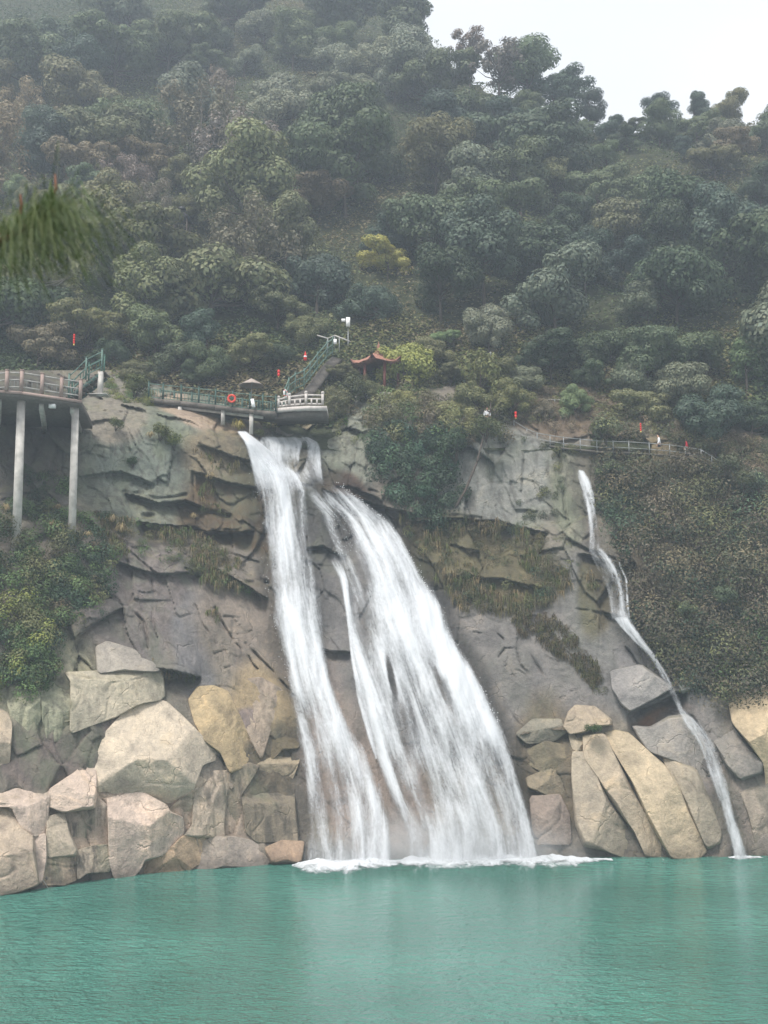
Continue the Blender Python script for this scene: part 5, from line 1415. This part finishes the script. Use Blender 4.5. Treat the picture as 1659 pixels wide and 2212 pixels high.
# green stair behind the platform
st_ = empty('staircase', at(205, 850, 78), 'short green-railed stair climbing right from the platform onto a white post', 'staircase')
p0, p1, p2 = at(150, 812, 76.6), at(187, 776, 77.2), at(221, 759, 77.8)
tops = [p0, (p0 + p1) / 2, p1, (p1 + p2) / 2, p2]
rail_run(st_, tops, 1.5, (.02, .62, 1.15), GREENPALE, GREENPALE, .11, .075, bal=2, mat_bal=GREEN, bal_w=.05, post_every=2)
tops2 = [t + np.array([-.2, 1.5, 0]) for t in tops]
rail_run(st_, tops2, 1.5, (.02, .62, 1.15), GREEN, GREEN, .10, .07, post_every=2)
m = MB()
for k in range(9):
    t = k / 8; p = p0 * (1 - t) + p2 * t; m.box(p + np.array([0, .75, -1.5]), (.45, 1.5, .08))
m.part('tread', DECK, st_)
m = MB()
for dy in (0, 1.5): m.bar(p0 + np.array([0, dy, -1.62]), p2 + np.array([0, dy, -1.62]), .1, .24)
m.part('stringer', DARKGREEN, st_)
m = MB(); b = at(217, 852, 77.8); t = at(217, 808, 77.8); m.box((b + t) / 2, (.34, .34, t[2] - b[2] + .3)); m.part('support_post', CONC, st_)
m = MB(); m.box(at(212, 853, 77.8), (1.4, .8, .06)); m.part('landing', CONC, st_)

# middle boardwalk
DY = 85.3
bw = empty('boardwalk', at(470, 900, DY), 'dark boardwalk with green railing and a life ring above the cliff left of the waterfall', 'boardwalk')
kx = [322, 353, 392, 430, 466, 503, 540, 568, 596]; ky = [828, 831.5, 835, 839, 843, 847.5, 852, 855, 857]
Yk = [87.5, 87, 86.5, 86, 85.6, 85.2, 84.9, 84.8, 84.8]
tops = [at(x, y, Y) for x, y, Y in zip(kx, ky, Yk)]
rail_run(bw, tops, 1.3, (.02, .45, 1.12), DARKGREEN, GREENPALE, .13, .055, bal=4, mat_bal=GREENPALE, bal_w=.035)
m = MB()
for a, b in zip(tops[:-1], tops[1:]):
    q = [a + np.array([0, -.15, -1.55]), b + np.array([0, -.15, -1.55]), b + np.array([.4, 2.6, -1.55]), a + np.array([.4, 2.6, -1.55])]
    m.prism(q, [v + np.array([0, 0, .34]) for v in q])
m.part('deck', DECK, bw)
m = MB(); b0, b1 = tops[2], tops[-2]; m.bar(b0 + np.array([0, .3, -1.68]), b1 + np.array([0, .3, -1.68]), .2, .2); m.part('beam', CONC, bw)
for px, pt, pb, Y in ((389, 882, 899, 86.6), (482, 886, 910, 85.6), (543, 897, 930, 85.0)):
    a = at(px, pt, Y); b = at(px, pb, Y); m = MB(); m.box((a + b) / 2 - (0, 0, .1), (.3, .3, a[2] - b[2] + .4)); m.part('support_post', CONC, bw)
tops2 = [t + np.array([.4, 2.6, .05]) for t in tops]
rail_run(bw, tops2, 1.3, (.02, .45, 1.12), DARKGREEN, DARKGREEN, .13, .055, bal=4, mat_bal=DARKGREEN, bal_w=.035, name='rear_railing')


def torus(c, R, r, mat, name, label, rx=0.0, rz=0.0, bands=None, group=None):
    V = []; Fc = []; n, k = 36, 10
    Rm = Matrix.Rotation(rz, 3, 'Z') @ Matrix.Rotation(rx, 3, 'X')
    for i in range(n):
        a = 2 * PI * i / n
        for j in range(k):
            b = 2 * PI * j / k; q = Rm @ Vector(((R + r * math.cos(b)) * math.cos(a), r * math.sin(b), (R + r * math.cos(b)) * math.sin(a)))
            V.append(np.array(c) + np.array(q))
    for i in range(n):
        for j in range(k): Fc.append((i * k + j, i * k + (j + 1) % k, ((i + 1) % n) * k + (j + 1) % k, ((i + 1) % n) * k + j))
    root = empty(name, np.array(c) - (0, 0, R + r), label, 'life ring', group)
    part('ring', V, Fc, mat, root, smooth=True)
    if bands:
        for s in range(4):
            m = MB(); a0 = PI / 4 + s * PI / 2; pts = []
            for t in np.linspace(-.16, .16, 5):
                q = Rm @ Vector((R * math.cos(a0 + t), 0, R * math.sin(a0 + t))); pts.append(np.array(c) + np.array(q))
            m.tube(pts, r * 1.08, 10); m.part('band', bands, root, True)
    return root


torus(at(500.5, 861, 84.85), .27, .085, REDORANGE, 'life_ring', 'orange-red life ring hung on the green boardwalk railing', bands=RED)
torus(at(617, 850, 84.2), .26, .06, WHITE, 'life_ring', 'white and orange life ring seen edge-on above the stone balustrade', rz=1.15, bands=REDORANGE)

# parasol, notice board on the boardwalk
pz = at(543, 880, 86.2)
um = empty('parasol', pz, 'wide tan parasol standing on the boardwalk behind the life ring', 'parasol')
ap = at(543, 817, 86.2); ev = at(543, 832, 86.2)
m = MB(); n = 8; prof = []
V = [ap]; Fc = []
for k in range(n):
    a = 2 * PI * k / n + .2; V.append(np.array([ev[0] + 1.02 * math.cos(a), ev[1] + 1.02 * math.sin(a), ev[2]]))
for k in range(n): Fc.append((0, 1 + k, 1 + (k + 1) % n))
V2 = [v + np.array([0, 0, -.05]) for v in V]
nb = len(V); V += V2; Fc += [tuple(nb + i for i in f[::-1]) for f in Fc]; Fc += [(1 + k, nb + 1 + k, nb + 1 + (k + 1) % n, 1 + (k + 1) % n) for k in range(n)]
part('canopy', V, Fc, GREYROOF, um)
m = MB(); m.tube([pz, ap + (0, 0, -.06)], .035, 8); m.part('pole', METAL, um, True)
for k in range(4):
    a = 2 * PI * k / 4 + .2; m = MB(); m.tube([(ev[0], ev[1], ev[2] - .25), (ev[0] + .95 * math.cos(a), ev[1] + .95 * math.sin(a), ev[2] - .06)], .014, 5); m.part('rib', METAL, um)
m = MB(); m.lathe(pz, [(.3, 0), (.3, .1), (.08, .16)], 12); m.part('base', CONC, um)
sg = empty('notice_board', at(546, 886, 84.7), 'small white leaning notice board at the boardwalk railing', 'sign')
a = at(543, 862, 84.5); b = at(549, 884, 84.5)
m = MB(); q = [at(541, 862, 84.55), at(548, 861, 84.55), at(552, 879, 84.4), at(544, 880, 84.4)]; m.prism(q, [v + np.array([0, .04, 0]) for v in q]); m.part('panel', WHITE, sg)
m = MB(); m.bar(at(546, 862, 84.62), at(547, 890, 84.8), .05, .05); m.part('prop', METAL, sg)

# stone balustrade
SYD = 84.3
sb = empty('stone_balustrade', at(650, 888, SYD), 'pale stone balustrade of carved posts on a slab above the waterfall lip', 'balustrade')
px_ = [602, 625, 661, 697]; pyt = [861, 855, 850.5, 851.5]; pyb = [879, 876, 873.5, 874]; YY = [84.9, 84.4, 84.2, 84.5]
bases = []
for x, t, b, Y in zip(px_, pyt, pyb, YY):
    a = at(x, t, Y); e = at(x, b, Y); bases.append((a, e))
    m = MB(); m.box((a + e) / 2, (.2, .2, a[2] - e[2])); m.lathe(a, [(.075, 0), (.13, .03), (.13, .13), (.1, .2), (.03, .23)], 10); m.part('post', STONE, sb)
for i in range(3):
    (a0, e0), (a1, e1) = bases[i], bases[i + 1]; m = MB()
    for f in (.12, .48, .95):
        m.bar(a0 * (1 - f) + e0 * f, a1 * (1 - f) + e1 * f, .11, .12)
    for f in (.33, .66):
        p = a0 * (1 - f) + a1 * f; q = e0 * (1 - f) + e1 * f; m.bar(p * .5 + q * .5, q, .12, .14)
    m.part('panel', STONE, sb)
m = MB()
top = [at(592, 882, 85.1), at(625, 879, 84.1), at(661, 876.5, 83.9), at(706, 877, 84.2)]
bot = top + [p + np.array([0, 3.0, 0]) for p in top[::-1]]
m.prism([p - (0, 0, .34) for p in bot], bot); m.part('slab', STONE, sb)
m = MB()
m.prism([p + np.array([0, .35, -.75]) for p in bot[:4]] + [p + np.array([0, 0, -.75]) for p in bot[4:]], [p + np.array([0, .3, -.345]) for p in bot[:4]] + [p + np.array([0, 0, -.345]) for p in bot[4:]]); m.part('arch', DECK, sb)

# green stairway climbing behind the balustrade
gs = empty('staircase', at(620, 870, 86), 'long green-railed stairway climbing behind the stone balustrade up the slope', 'staircase')
sx = [616, 624, 638, 657, 670, 686, 706, 719]; sy = [840, 819, 808, 800, 785, 764, 741, 731]; sY = [85.6, 86.4, 87.2, 88.2, 89.4, 91, 93, 94.4]
tops = [at(x, y, Y) for x, y, Y in zip(sx, sy, sY)]
rail_run(gs, tops, 1.5, (.02, .55, 1.2), GREENPALE, GREENPALE, .10, .08, bal=3, mat_bal=GREEN, bal_w=.045)
m = MB()
for a, b in zip(tops[:-1], tops[1:]):
    q = [a + np.array([-.02, 0, -1.95]), b + np.array([-.02, 0, -1.95]), b + np.array([.8, .7, -1.95]), a + np.array([.8, .7, -1.95])]; m.prism(q, [v + np.array([0, 0, .3]) for v in q])
m.part('flight', DECK, gs)
tr = empty('trail_shelter', at(722, 742, 94.5), 'small pale-edged landing roof at the top of the green stairway', 'shelter')
a, b, c_, d_ = at(686, 724.5, 95), at(708, 731, 94.3), at(723, 724.5, 94.6), at(757, 738, 94)
m = MB(); m.bar(a, b, .1, .11); m.bar(c_, d_, .1, .11); m.bar(b, c_, .08, .08); m.part('roof_edge', RAILPALE, tr)
m = MB()
for q in (b, c_ * .7 + d_ * .3, c_): m.bar(q - (0, 0, 1.3), q, .09, .09)
m.part('frame', METAL, tr)
m = MB(); q = at(724, 738, 94.2); m.box(q, (.28, .05, .45)); m.part('panel', WHITE, tr)

# tiled pavilion
pv_c = at(818, 850, 92.5)
pv = empty('pavilion', pv_c, 'red-brown tiled pavilion with upturned eaves half hidden by trees above the rock', 'pavilion')
ez = at(818, 793, 92.5)[2]; az = at(818, 758, 92.5)[2]; n = 6; rad = 2.55
V = []; Fc = []; rings = [(1.0, 0), (.86, .06), (.66, .22), (.44, .46), (.22, .76), (.06, 1.0)]
nr_ = 48
for f, t in rings:
    for k in range(nr_):
        a = 2 * PI * k / nr_; s6 = ((a / (2 * PI / n)) % 1) - .5
        rr_ = rad * f * (math.cos(PI / n) / math.cos(s6 * 2 * PI / n)); up = .5 * (abs(s6) * 2) ** 4 * f ** 3
        V.append((pv_c[0] + rr_ * math.cos(a + .3), pv_c[1] + rr_ * math.sin(a + .3), ez + (az - ez) * t + up + .03 * math.cos(k * PI)))
for i in range(len(rings) - 1):
    for k in range(nr_): Fc.append((i * nr_ + k, i * nr_ + (k + 1) % nr_, (i + 1) * nr_ + (k + 1) % nr_, (i + 1) * nr_ + k))
Fc.append(tuple(range(5 * nr_, 6 * nr_))); Fc.append(tuple(range(nr_))[::-1])
roof = part('roof', V, Fc, TILE, pv)
m = MB(); m.lathe((pv_c[0], pv_c[1], az), [(.12, -.1), (.2, .1), (.12, .25), (.16, .4), (.05, .6), (.01, .85)], 12); m.part('finial', TILE, roof, True)
for k in range(6):
    a = 2 * PI * k / n + .3 + PI / n * 1; m = MB(); x, y = pv_c[0] + 1.7 * math.cos(a), pv_c[1] + 1.7 * math.sin(a)
    m.tube([(x, y, pv_c[2] - .6), (x, y, ez + .1)], .13, 10); m.part('column', MAROON, pv, True)
m = MB(); m.lathe((pv_c[0], pv_c[1], pv_c[2] - .8), [(2.3, 0), (2.3, .35), (2.2, .4)], 12); m.part('floor', STONE, pv)

# dark roofed hut high on the slope
hq = hill_hit(404, 520); hh_ = empty('hut', hq, 'small dark-roofed hut among the trees high on the left slope', 'hut')
m = MB(); k = F / hq[1]; zt = at(404, 480, hq[1])[2]; ze = at(404, 502, hq[1])[2]; w2 = 20 / k
hx_, hy_ = hq[0], hq[1] - 3.2
for zz, ww, hh2 in ((zt, w2 * .45, .35), (ze, w2, .75)):
    m.prism([(hx_ - ww, hy_ - ww, zz), (hx_ + ww, hy_ - ww, zz), (hx_ + ww, hy_ + ww, zz), (hx_ - ww, hy_ + ww, zz)], [(hx_ - ww * .35, hy_ - ww * .35, zz + hh2), (hx_ + ww * .35, hy_ - ww * .35, zz + hh2), (hx_ + ww * .35, hy_ + ww * .35, zz + hh2), (hx_ - ww * .35, hy_ + ww * .35, zz + hh2)])
m.part('roof', DARKROOF, hh_)
for sx_, sy_ in ((-1, -1), (1, -1), (1, 1), (-1, 1)):
    m = MB(); m.tube([(hx_ + sx_ * w2 * .7, hy_ + sy_ * w2 * .7, ze - 2.2), (hx_ + sx_ * w2 * .7, hy_ + sy_ * w2 * .7, ze + .02)], .1, 8); m.part('column', BARK, hh_)

# right hand trail
rt = empty('trail_railing', at(1350, 990, 86), 'long thin grey handrail along the trail above the right bank', 'railing')
rx_ = [1110, 1138, 1160, 1188, 1217, 1253, 1289, 1324, 1358, 1402, 1446, 1480, 1514, 1537, 1579, 1625, 1670]
ry_ = [909, 926, 935, 940, 944.5, 948, 952, 953, 954, 957, 960.5, 965, 971, 984.5, 1015, 1046, 1078]
rY = [87.5, 87, 86.6, 86.3, 86, 85.8, 85.6, 85.5, 85.5, 85.4, 85.3, 85.2, 85, 84.8, 84, 83, 82]
tops = [at(x, y, Y) for x, y, Y in zip(rx_, ry_, rY)]
rail_run(rt, tops, 1.05, (.02, .5), METAL, METAL, .06, .05, lift=.0)
m = MB()
for a, b in zip(tops[:-1], tops[1:]):
    q = [a + np.array([0, -.2, -.98]), b + np.array([0, -.2, -.98]), b + np.array([0, 1.9, -.98]), a + np.array([0, 1.9, -.98])]; m.prism(q, [v + np.array([0, 0, .12]) for v in q])
o = m.solo('path', DECK, None, None, kind='structure')
m = MB(); pa = [at(x, 863, 90.5) for x in (1128, 1150, 1173, 1198, 1230, 1262)]
hr = empty('trail_railing', pa[2] - (0, 0, 1), 'short pale handrail on the grassy slope above the right hand trail', 'railing')
rail_run(hr, pa, 1.4, (.02,), METAL, RAILPALE, .06, .07, lift=0)


# ------------------------------------------------------------------ lanterns, lights, camera pole
def lantern(px, py, hpx, Y, label, n=3, mat=RED, cone=False):
    k = F / Y; h = hpx / k; c = at(px, py, Y)
    root = empty('lantern', c - (0, 0, h / 2), label, 'lantern', 'red lanterns hanging among the trees')
    top = c[2] + h / 2
    if cone:
        m = MB(); m.lathe((c[0], c[1], c[2] - h / 2 + .08), [(h * .17, 0), (h * .17, h * .2), (h * .14, h * .5), (h * .05, h * .85), (.01, h * .95)], 12); m.part('shade', mat, root, True)
        m = MB(); m.lathe((c[0], c[1] - .015, c[2] - h * .1), [(h * .165, 0), (h * .16, h * .14)], 12); m.part('band', WHITE, root, True)
    else:
        each = h * .86 / n
        for i in range(n):
            z0 = top - (i + 1) * each; m = MB(); r = each * .42 if n > 1 else h * .17
            m.lathe((c[0], c[1], z0), [(r * .55, 0), (r * .9, each * .2), (r, each * .5), (r * .9, each * .8), (r * .55, each)], 12); m.part('shade', mat, root, True)
        m = MB(); m.tube([(c[0], c[1], top - h * .86), (c[0], c[1], c[2] - h / 2)], [.05, .07], 8); m.part('tassel', YELLOW, root)
    m = MB(); m.tube([(c[0], c[1], top), (c[0], c[1], top + 1.0)], .012, 5); m.part('cord', BARK, root)


lantern(160, 734, 26, 77, 'string of red lanterns hanging above the left viewing platform', 4)
lantern(602, 807, 17, 86.5, 'red lantern hanging above the parasol and left of the green stairway', 2)
lantern(659.5, 770, 22, 88.5, 'pointed red and white lantern beside the green stairway', cone=True)
lantern(1114, 897, 16, 86.5, 'red lantern at the upper end of the right hand trail', 2)
lantern(1384, 924, 21, 85.2, 'string of red lanterns above the right hand trail left of the two walkers', 4)
cp = at(752, 705, 97)
cm = empty('camera_pole', cp - (0, 0, 2.2), 'white surveillance camera on a thin pole above the green stairway', 'camera pole')
m = MB(); m.tube([cp - (0, 0, 4), cp + (0, 0, .2)], .05, 8); m.part('pole', METAL, cm)
m = MB(); m.box(cp + (0, -.1, .35), (.36, .3, .85)); m.box(cp + (-.42, -.1, .52), (.35, .25, .25)); m.part('housing', WHITE, cm)
for px in (1060, 1066.5):
    q = at(px, 763, 96); m = MB(); m.lathe(q - (0, 0, .1), [(.05, -.05), (.13, .05), (.13, .15), (.05, .22)], 10); m.tube([q - (0, 0, 2.5), q - (0, 0, .1)], .02, 5)
    m.solo('lamp', WHITE, 'left of two small white globe lamps in the dark trees right of centre' if px < 1063 else 'right of two small white globe lamps in the dark trees right of centre', 'lamp', 'small white globe lamps', smooth=True)
# thin pale rod slanting from the shore boulder into the water
a = at(62, 1862, 63.2); b = at(106, 1918, depth_at_z(106, 1918, 0)); m = MB(); m.tube([a, a * .5 + b * .5 + (0, 0, .1), b - (0, 0, .1)], [.025, .02, .015], 6); m.solo('rod', STONE, 'thin pale rod slanting from the lower left boulder into the water', 'rod')


# ------------------------------------------------------------------ people
def skinned(name, nodes, edges, mat, root, sub=2, rootv=0):
    me = bpy.data.meshes.new(name); me.from_pydata([n[0] for n in nodes], edges, []); me.materials.append(mat)
    o = bpy.data.objects.new(name, me); COL.objects.link(o); o.parent = root
    md = o.modifiers.new('Skin', 'SKIN'); md.use_smooth_shade = True
    sv = me.skin_vertices[0].data
    for i, n in enumerate(nodes): sv[i].radius = n[1] if isinstance(n[1], tuple) else (n[1], n[1])
    sv[rootv].use_root = True
    s = o.modifiers.new('Sub', 'SUBSURF'); s.levels = sub; s.render_levels = sub
    return o


def person(loc, rz, top_mat, label, hgt=1.68, stride=.18, bend=.04):
    root = empty('person', loc, label, 'person'); root.rotation_euler = (0, 0, rz); k = hgt / 1.7; root.scale = (k, k, k)
    # faces +x; one continuous body
    nodes = [((0, 0, .92), (.12, .15)), ((0, 0, 1.12), (.10, .13)), ((bend, 0, 1.34), (.11, .16)), ((bend, 0, 1.46), (.055, .06)), ((bend + .02, 0, 1.53), (.065, .06)), ((bend + .035, 0, 1.62), (.092, .078)), ((bend + .03, 0, 1.685), (.05, .045)),
             ((bend, .19, 1.40), .052), ((bend - .03, .24, 1.14), .043), ((bend + .12, .25, .93), .03), ((bend + .15, .25, .86), (.018, .04)),
             ((bend, -.19, 1.40), .052), ((bend - .06, -.24, 1.14), .043), ((bend + .02, -.25, .92), .03), ((bend + .04, -.25, .85), (.018, .04)),
             ((stride * .35, .09, .80), .088), ((stride * .6, .09, .48), .06), ((stride * .7, .09, .09), .04), ((stride * .7 + .16, .09, .04), .035),
             ((-stride * .35, -.09, .80), .088), ((-stride * .4, -.09, .48), .06), ((-stride * .95, -.09, .10), .04), ((-stride * .95 + .15, -.09, .04), .035),
             ((bend + .135, 0, 1.605), .016)]
    edges = [(0, 1), (1, 2), (2, 3), (3, 4), (4, 5), (5, 6), (2, 7), (7, 8), (8, 9), (9, 10), (2, 11), (11, 12), (12, 13), (13, 14), (0, 15), (15, 16), (16, 17), (17, 18), (0, 19), (19, 20), (20, 21), (21, 22), (5, 23)]
    for hb in (10, 14):     # four fingers and a thumb
        p = np.array(nodes[hb][0])
        for j, (dx, L) in enumerate(((-.026, .062), (-.009, .075), (.009, .078), (.026, .068))):
            i0 = len(nodes); nodes.append((tuple(p + (dx, 0, -.045)), .009)); nodes.append((tuple(p + (dx + .012, 0, -.045 - L)), .007)); edges += [(hb, i0), (i0, i0 + 1)]
        i0 = len(nodes); nodes.append((tuple(p + (.05, 0, -.01)), .010)); nodes.append((tuple(p + (.062, 0, -.05)), .008)); edges += [(hb, i0), (i0, i0 + 1)]
    skinned('body', nodes, edges, SKIN, root)
    T = [((0, 0, .88), (.135, .17)), ((0, 0, 1.12), (.12, .15)), ((bend, 0, 1.34), (.125, .18)), ((bend, 0, 1.45), (.07, .075)), ((bend, .2, 1.40), .068), ((bend - .03, .245, 1.14), .058), ((bend + .115, .253, .95), .045), ((bend, -.2, 1.40), .068), ((bend - .06, -.245, 1.14), .058), ((bend + .015, -.253, .94), .045)]
    skinned('jacket', T, [(0, 1), (1, 2), (2, 3), (2, 4), (4, 5), (5, 6), (2, 7), (7, 8), (8, 9)], top_mat, root)
    L = [((0, 0, .95), (.125, .16)), ((stride * .35, .09, .80), .1), ((stride * .6, .09, .48), .075), ((stride * .7, .09, .10), .06), ((-stride * .35, -.09, .80), .1), ((-stride * .4, -.09, .48), .075), ((-stride * .95, -.09, .11), .06)]
    skinned('trousers', L, [(0, 1), (1, 2), (2, 3), (0, 4), (4, 5), (5, 6)], TROUSER, root)
    Hh = [((bend + .01, 0, 1.645), (.095, .085)), ((bend - .01, 0, 1.70), (.08, .075)), ((bend - .045, 0, 1.60), (.06, .07))]
    skinned('hair', Hh, [(0, 1), (0, 2)], HAIR, root)
    for sy in (-1, 1):
        m = MB(); m.lathe((bend + .118, sy * .032, 1.628), [(.004, -.006), (.009, 0), (.004, .006)], 8)
        e = link('eye', make_mesh('eye', m.v, m.f, HAIR), root)
    return root


def foot_z(px, Y):
    return at(px, float(np.interp(px, rx_, ry_)), Y)[2] - 1.08


def walker(px, Y, rz, mat, label, hgt):
    """stands on the trail behind the handrail"""
    z = float(np.interp(px, rx_, [t[2] for t in tops])) - .86
    p = flat(px, Y, z); return person(p, rz, mat, label, hgt)


walker(1425, 85.9, PI * .95, WHITESH, 'person in a white top walking along the right hand trail', 1.72)
walker(1485, 85.8, PI * .9, REDJKT, 'person in a red jacket and dark trousers on the right hand trail', 1.66)
pq = at(1052, 880, 86.2) - np.array([0, 0, 1.62]); person(pq, -PI / 2, WHITESH, 'person in white half hidden by bushes at the left end of the trail', 1.6)


# ------------------------------------------------------------------ near pine twigs
def pine(name, label, twig, Y, n, ln, cols, seed, r0=.004, side=()):
    rr = np.random.default_rng(seed)
    P = [at(x, y, Y + dy) for x, y, dy in twig]
    root = empty(name, P[0], label, 'branch')
    m = MB(); m.tube(P, np.linspace(r0, r0 * .5, len(P)), 7)
    for s in side:
        m.tube([at(x, y, Y) for x, y in s], [r0 * .6] * (len(s) - 1) + [r0 * .3], 6)
    m.part('twig', TWIG, root, True)
    V = []; Fc = []; C = []
    Pn = np.array(P); sg_ = np.linspace(0, 1, len(P))
    for k in range(n):
        t = rr.random() ** .7; p0 = np.array([np.interp(t, sg_, Pn[:, i]) for i in range(3)])
        a = rr.uniform(0, 2 * PI); L = rr.uniform(*ln); o_ = np.array([math.cos(a) * .8 + .6, math.sin(a) * .6, rr.uniform(-.5, .4)]) * rr.uniform(.5, 1.3)
        p1 = p0 + o_ * L * .4 + np.array([0, 0, L * rr.uniform(-.05, .3)]); p2 = p0 + o_ * L * .68 + np.array([0, 0, L * rr.uniform(-.4, .2)]); p3 = p0 + o_ * L * .85 + np.array([0, 0, -L * rr.uniform(.0, .6)])
        w = .0004 * Y * rr.uniform(.6, 1.1); s = np.array([w, 0, 0]); b = len(V)
        V += [p0 - s, p0 + s, p1 - s, p1 + s, p2 - s, p2 + s, p3]; Fc += [(b, b + 1, b + 3, b + 2), (b + 2, b + 3, b + 5, b + 4), (b + 4, b + 5, b + 6)]
        c = np.array(cols[rr.integers(len(cols))]) * rr.uniform(.8, 1.25); C += [(*c, 1)] * 7
    o = part('needles', V, Fc, LEAF, root, attrs={'var': ('FLOAT_COLOR', np.array(C))}); o.color = (1, 1, 1, 1); o['kind'] = 'stuff'


TWIG = mat_plain('reddish_twig', (.13, .055, .03), .7, .2, 60, .2)
NG = [(.10, .16, .045), (.075, .13, .04), (.12, .155, .06)]
pine('pine_branch', 'pine twig with a red tip and drooping needles reaching in at the left edge', [(-60, 545, 0), (0, 510, 0), (60, 475, 0), (118, 437, 0)], 4.2, 240, (.13, .27), NG + [(.28, .33, .22)], 81, .011, side=[[(112, 440), (121, 405), (119, 376)], [(45, 484), (46, 440), (44, 420)]])
pine('pine_branch', 'blurred soft green pine spray just below the red-tipped pine twig', [(-60, 560, 0), (0, 522, .02), (60, 490, .04), (120, 462, .06)], 3.0, 620, (.12, .33), [(.034, .060, .016), (.05, .08, .022), (.085, .11, .035)], 82, .012)

# ------------------------------------------------------------------ haze
hz_m, nt, ns, ls = new_mat('thin_haze')
o_ = N(ns, 'ShaderNodeOutputMaterial'); pvn = N(ns, 'ShaderNodeVolumePrincipled')
pvn.inputs['Color'].default_value = (.76, .85, .98, 1); pvn.inputs['Density'].default_value = .00105; pvn.inputs['Anisotropy'].default_value = .1
ls.new(pvn.outputs[0], o_.inputs['Volume'])
m = MB(); m.box((0, 135, 95), (300, 350, 206)); o = link('haze', make_mesh('haze', m.v, m.f, hz_m)); tag(o, kind='stuff')

# ------------------------------------------------------------------ light
SUN_EL, SUN_AZ = 60.0, 215.0        # from behind the viewer, a little to the left
wld = bpy.data.worlds.new('World'); sc.world = wld; wld.use_nodes = True
nt = wld.node_tree; nt.nodes.clear(); ns, ls = nt.nodes, nt.links
sky = N(ns, 'ShaderNodeTexSky', sky_type='NISHITA', sun_disc=False)
sky.sun_elevation = math.radians(SUN_EL); sky.sun_rotation = math.radians(SUN_AZ); sky.air_density = 1.0; sky.dust_density = 3.0; sky.altitude = 400
tc = N(ns, 'ShaderNodeTexCoord')
cl = noise(ns, ls, mapped(ns, ls, tc.outputs['Generated'], (1.4, 1.4, 3)), 1.2, 4, .5)
cloud = ramp(ns, ls, cl, [(.3, (6.6, 6.75, 6.9, 1)), (.7, (8.4, 8.5, 8.6, 1))])
mixs = mixc(ns, ls, sky.outputs[0], cloud, .86)
bg = N(ns, 'ShaderNodeBackground'); bg.inputs['Strength'].default_value = .078
ls.new(mixs, bg.inputs[0]); wo = N(ns, 'ShaderNodeOutputWorld'); ls.new(bg.outputs[0], wo.inputs[0])
sd = bpy.data.lights.new('sun', 'SUN'); sd.energy = 2.6; sd.angle = math.radians(18); sd.color = (1, .96, .9)
so = bpy.data.objects.new('sun', sd); COL.objects.link(so)
el, az = math.radians(SUN_EL), math.radians(SUN_AZ)
dirv = Vector((math.sin(az) * math.cos(el), math.cos(az) * math.cos(el), math.sin(el)))
so.rotation_euler = dirv.to_track_quat('Z', 'Y').to_euler(); so.location = (-40, -40, 160)

cd = bpy.data.cameras.new('camera'); co = bpy.data.objects.new('camera', cd); COL.objects.link(co)
co.location = (0, 0, CAMZ); co.rotation_euler = (PI / 2 + TILT, 0, 0)
cd.sensor_fit = 'VERTICAL'; cd.lens = 50; cd.sensor_height = 50 * H / F; cd.sensor_width = 50 * W / F
cd.clip_start = .05; cd.clip_end = 2000
cd.dof.use_dof = True; cd.dof.focus_distance = 82; cd.dof.aperture_fstop = 4.4
sc.camera = co
sc.view_settings.view_transform = 'Standard'; sc.view_settings.look = 'None'; sc.view_settings.exposure = 1.0; sc.view_settings.gamma = 1
sc.cycles.max_bounces = 8; sc.cycles.transparent_max_bounces = 16; sc.cycles.volume_bounces = 1; sc.cycles.diffuse_bounces = 3
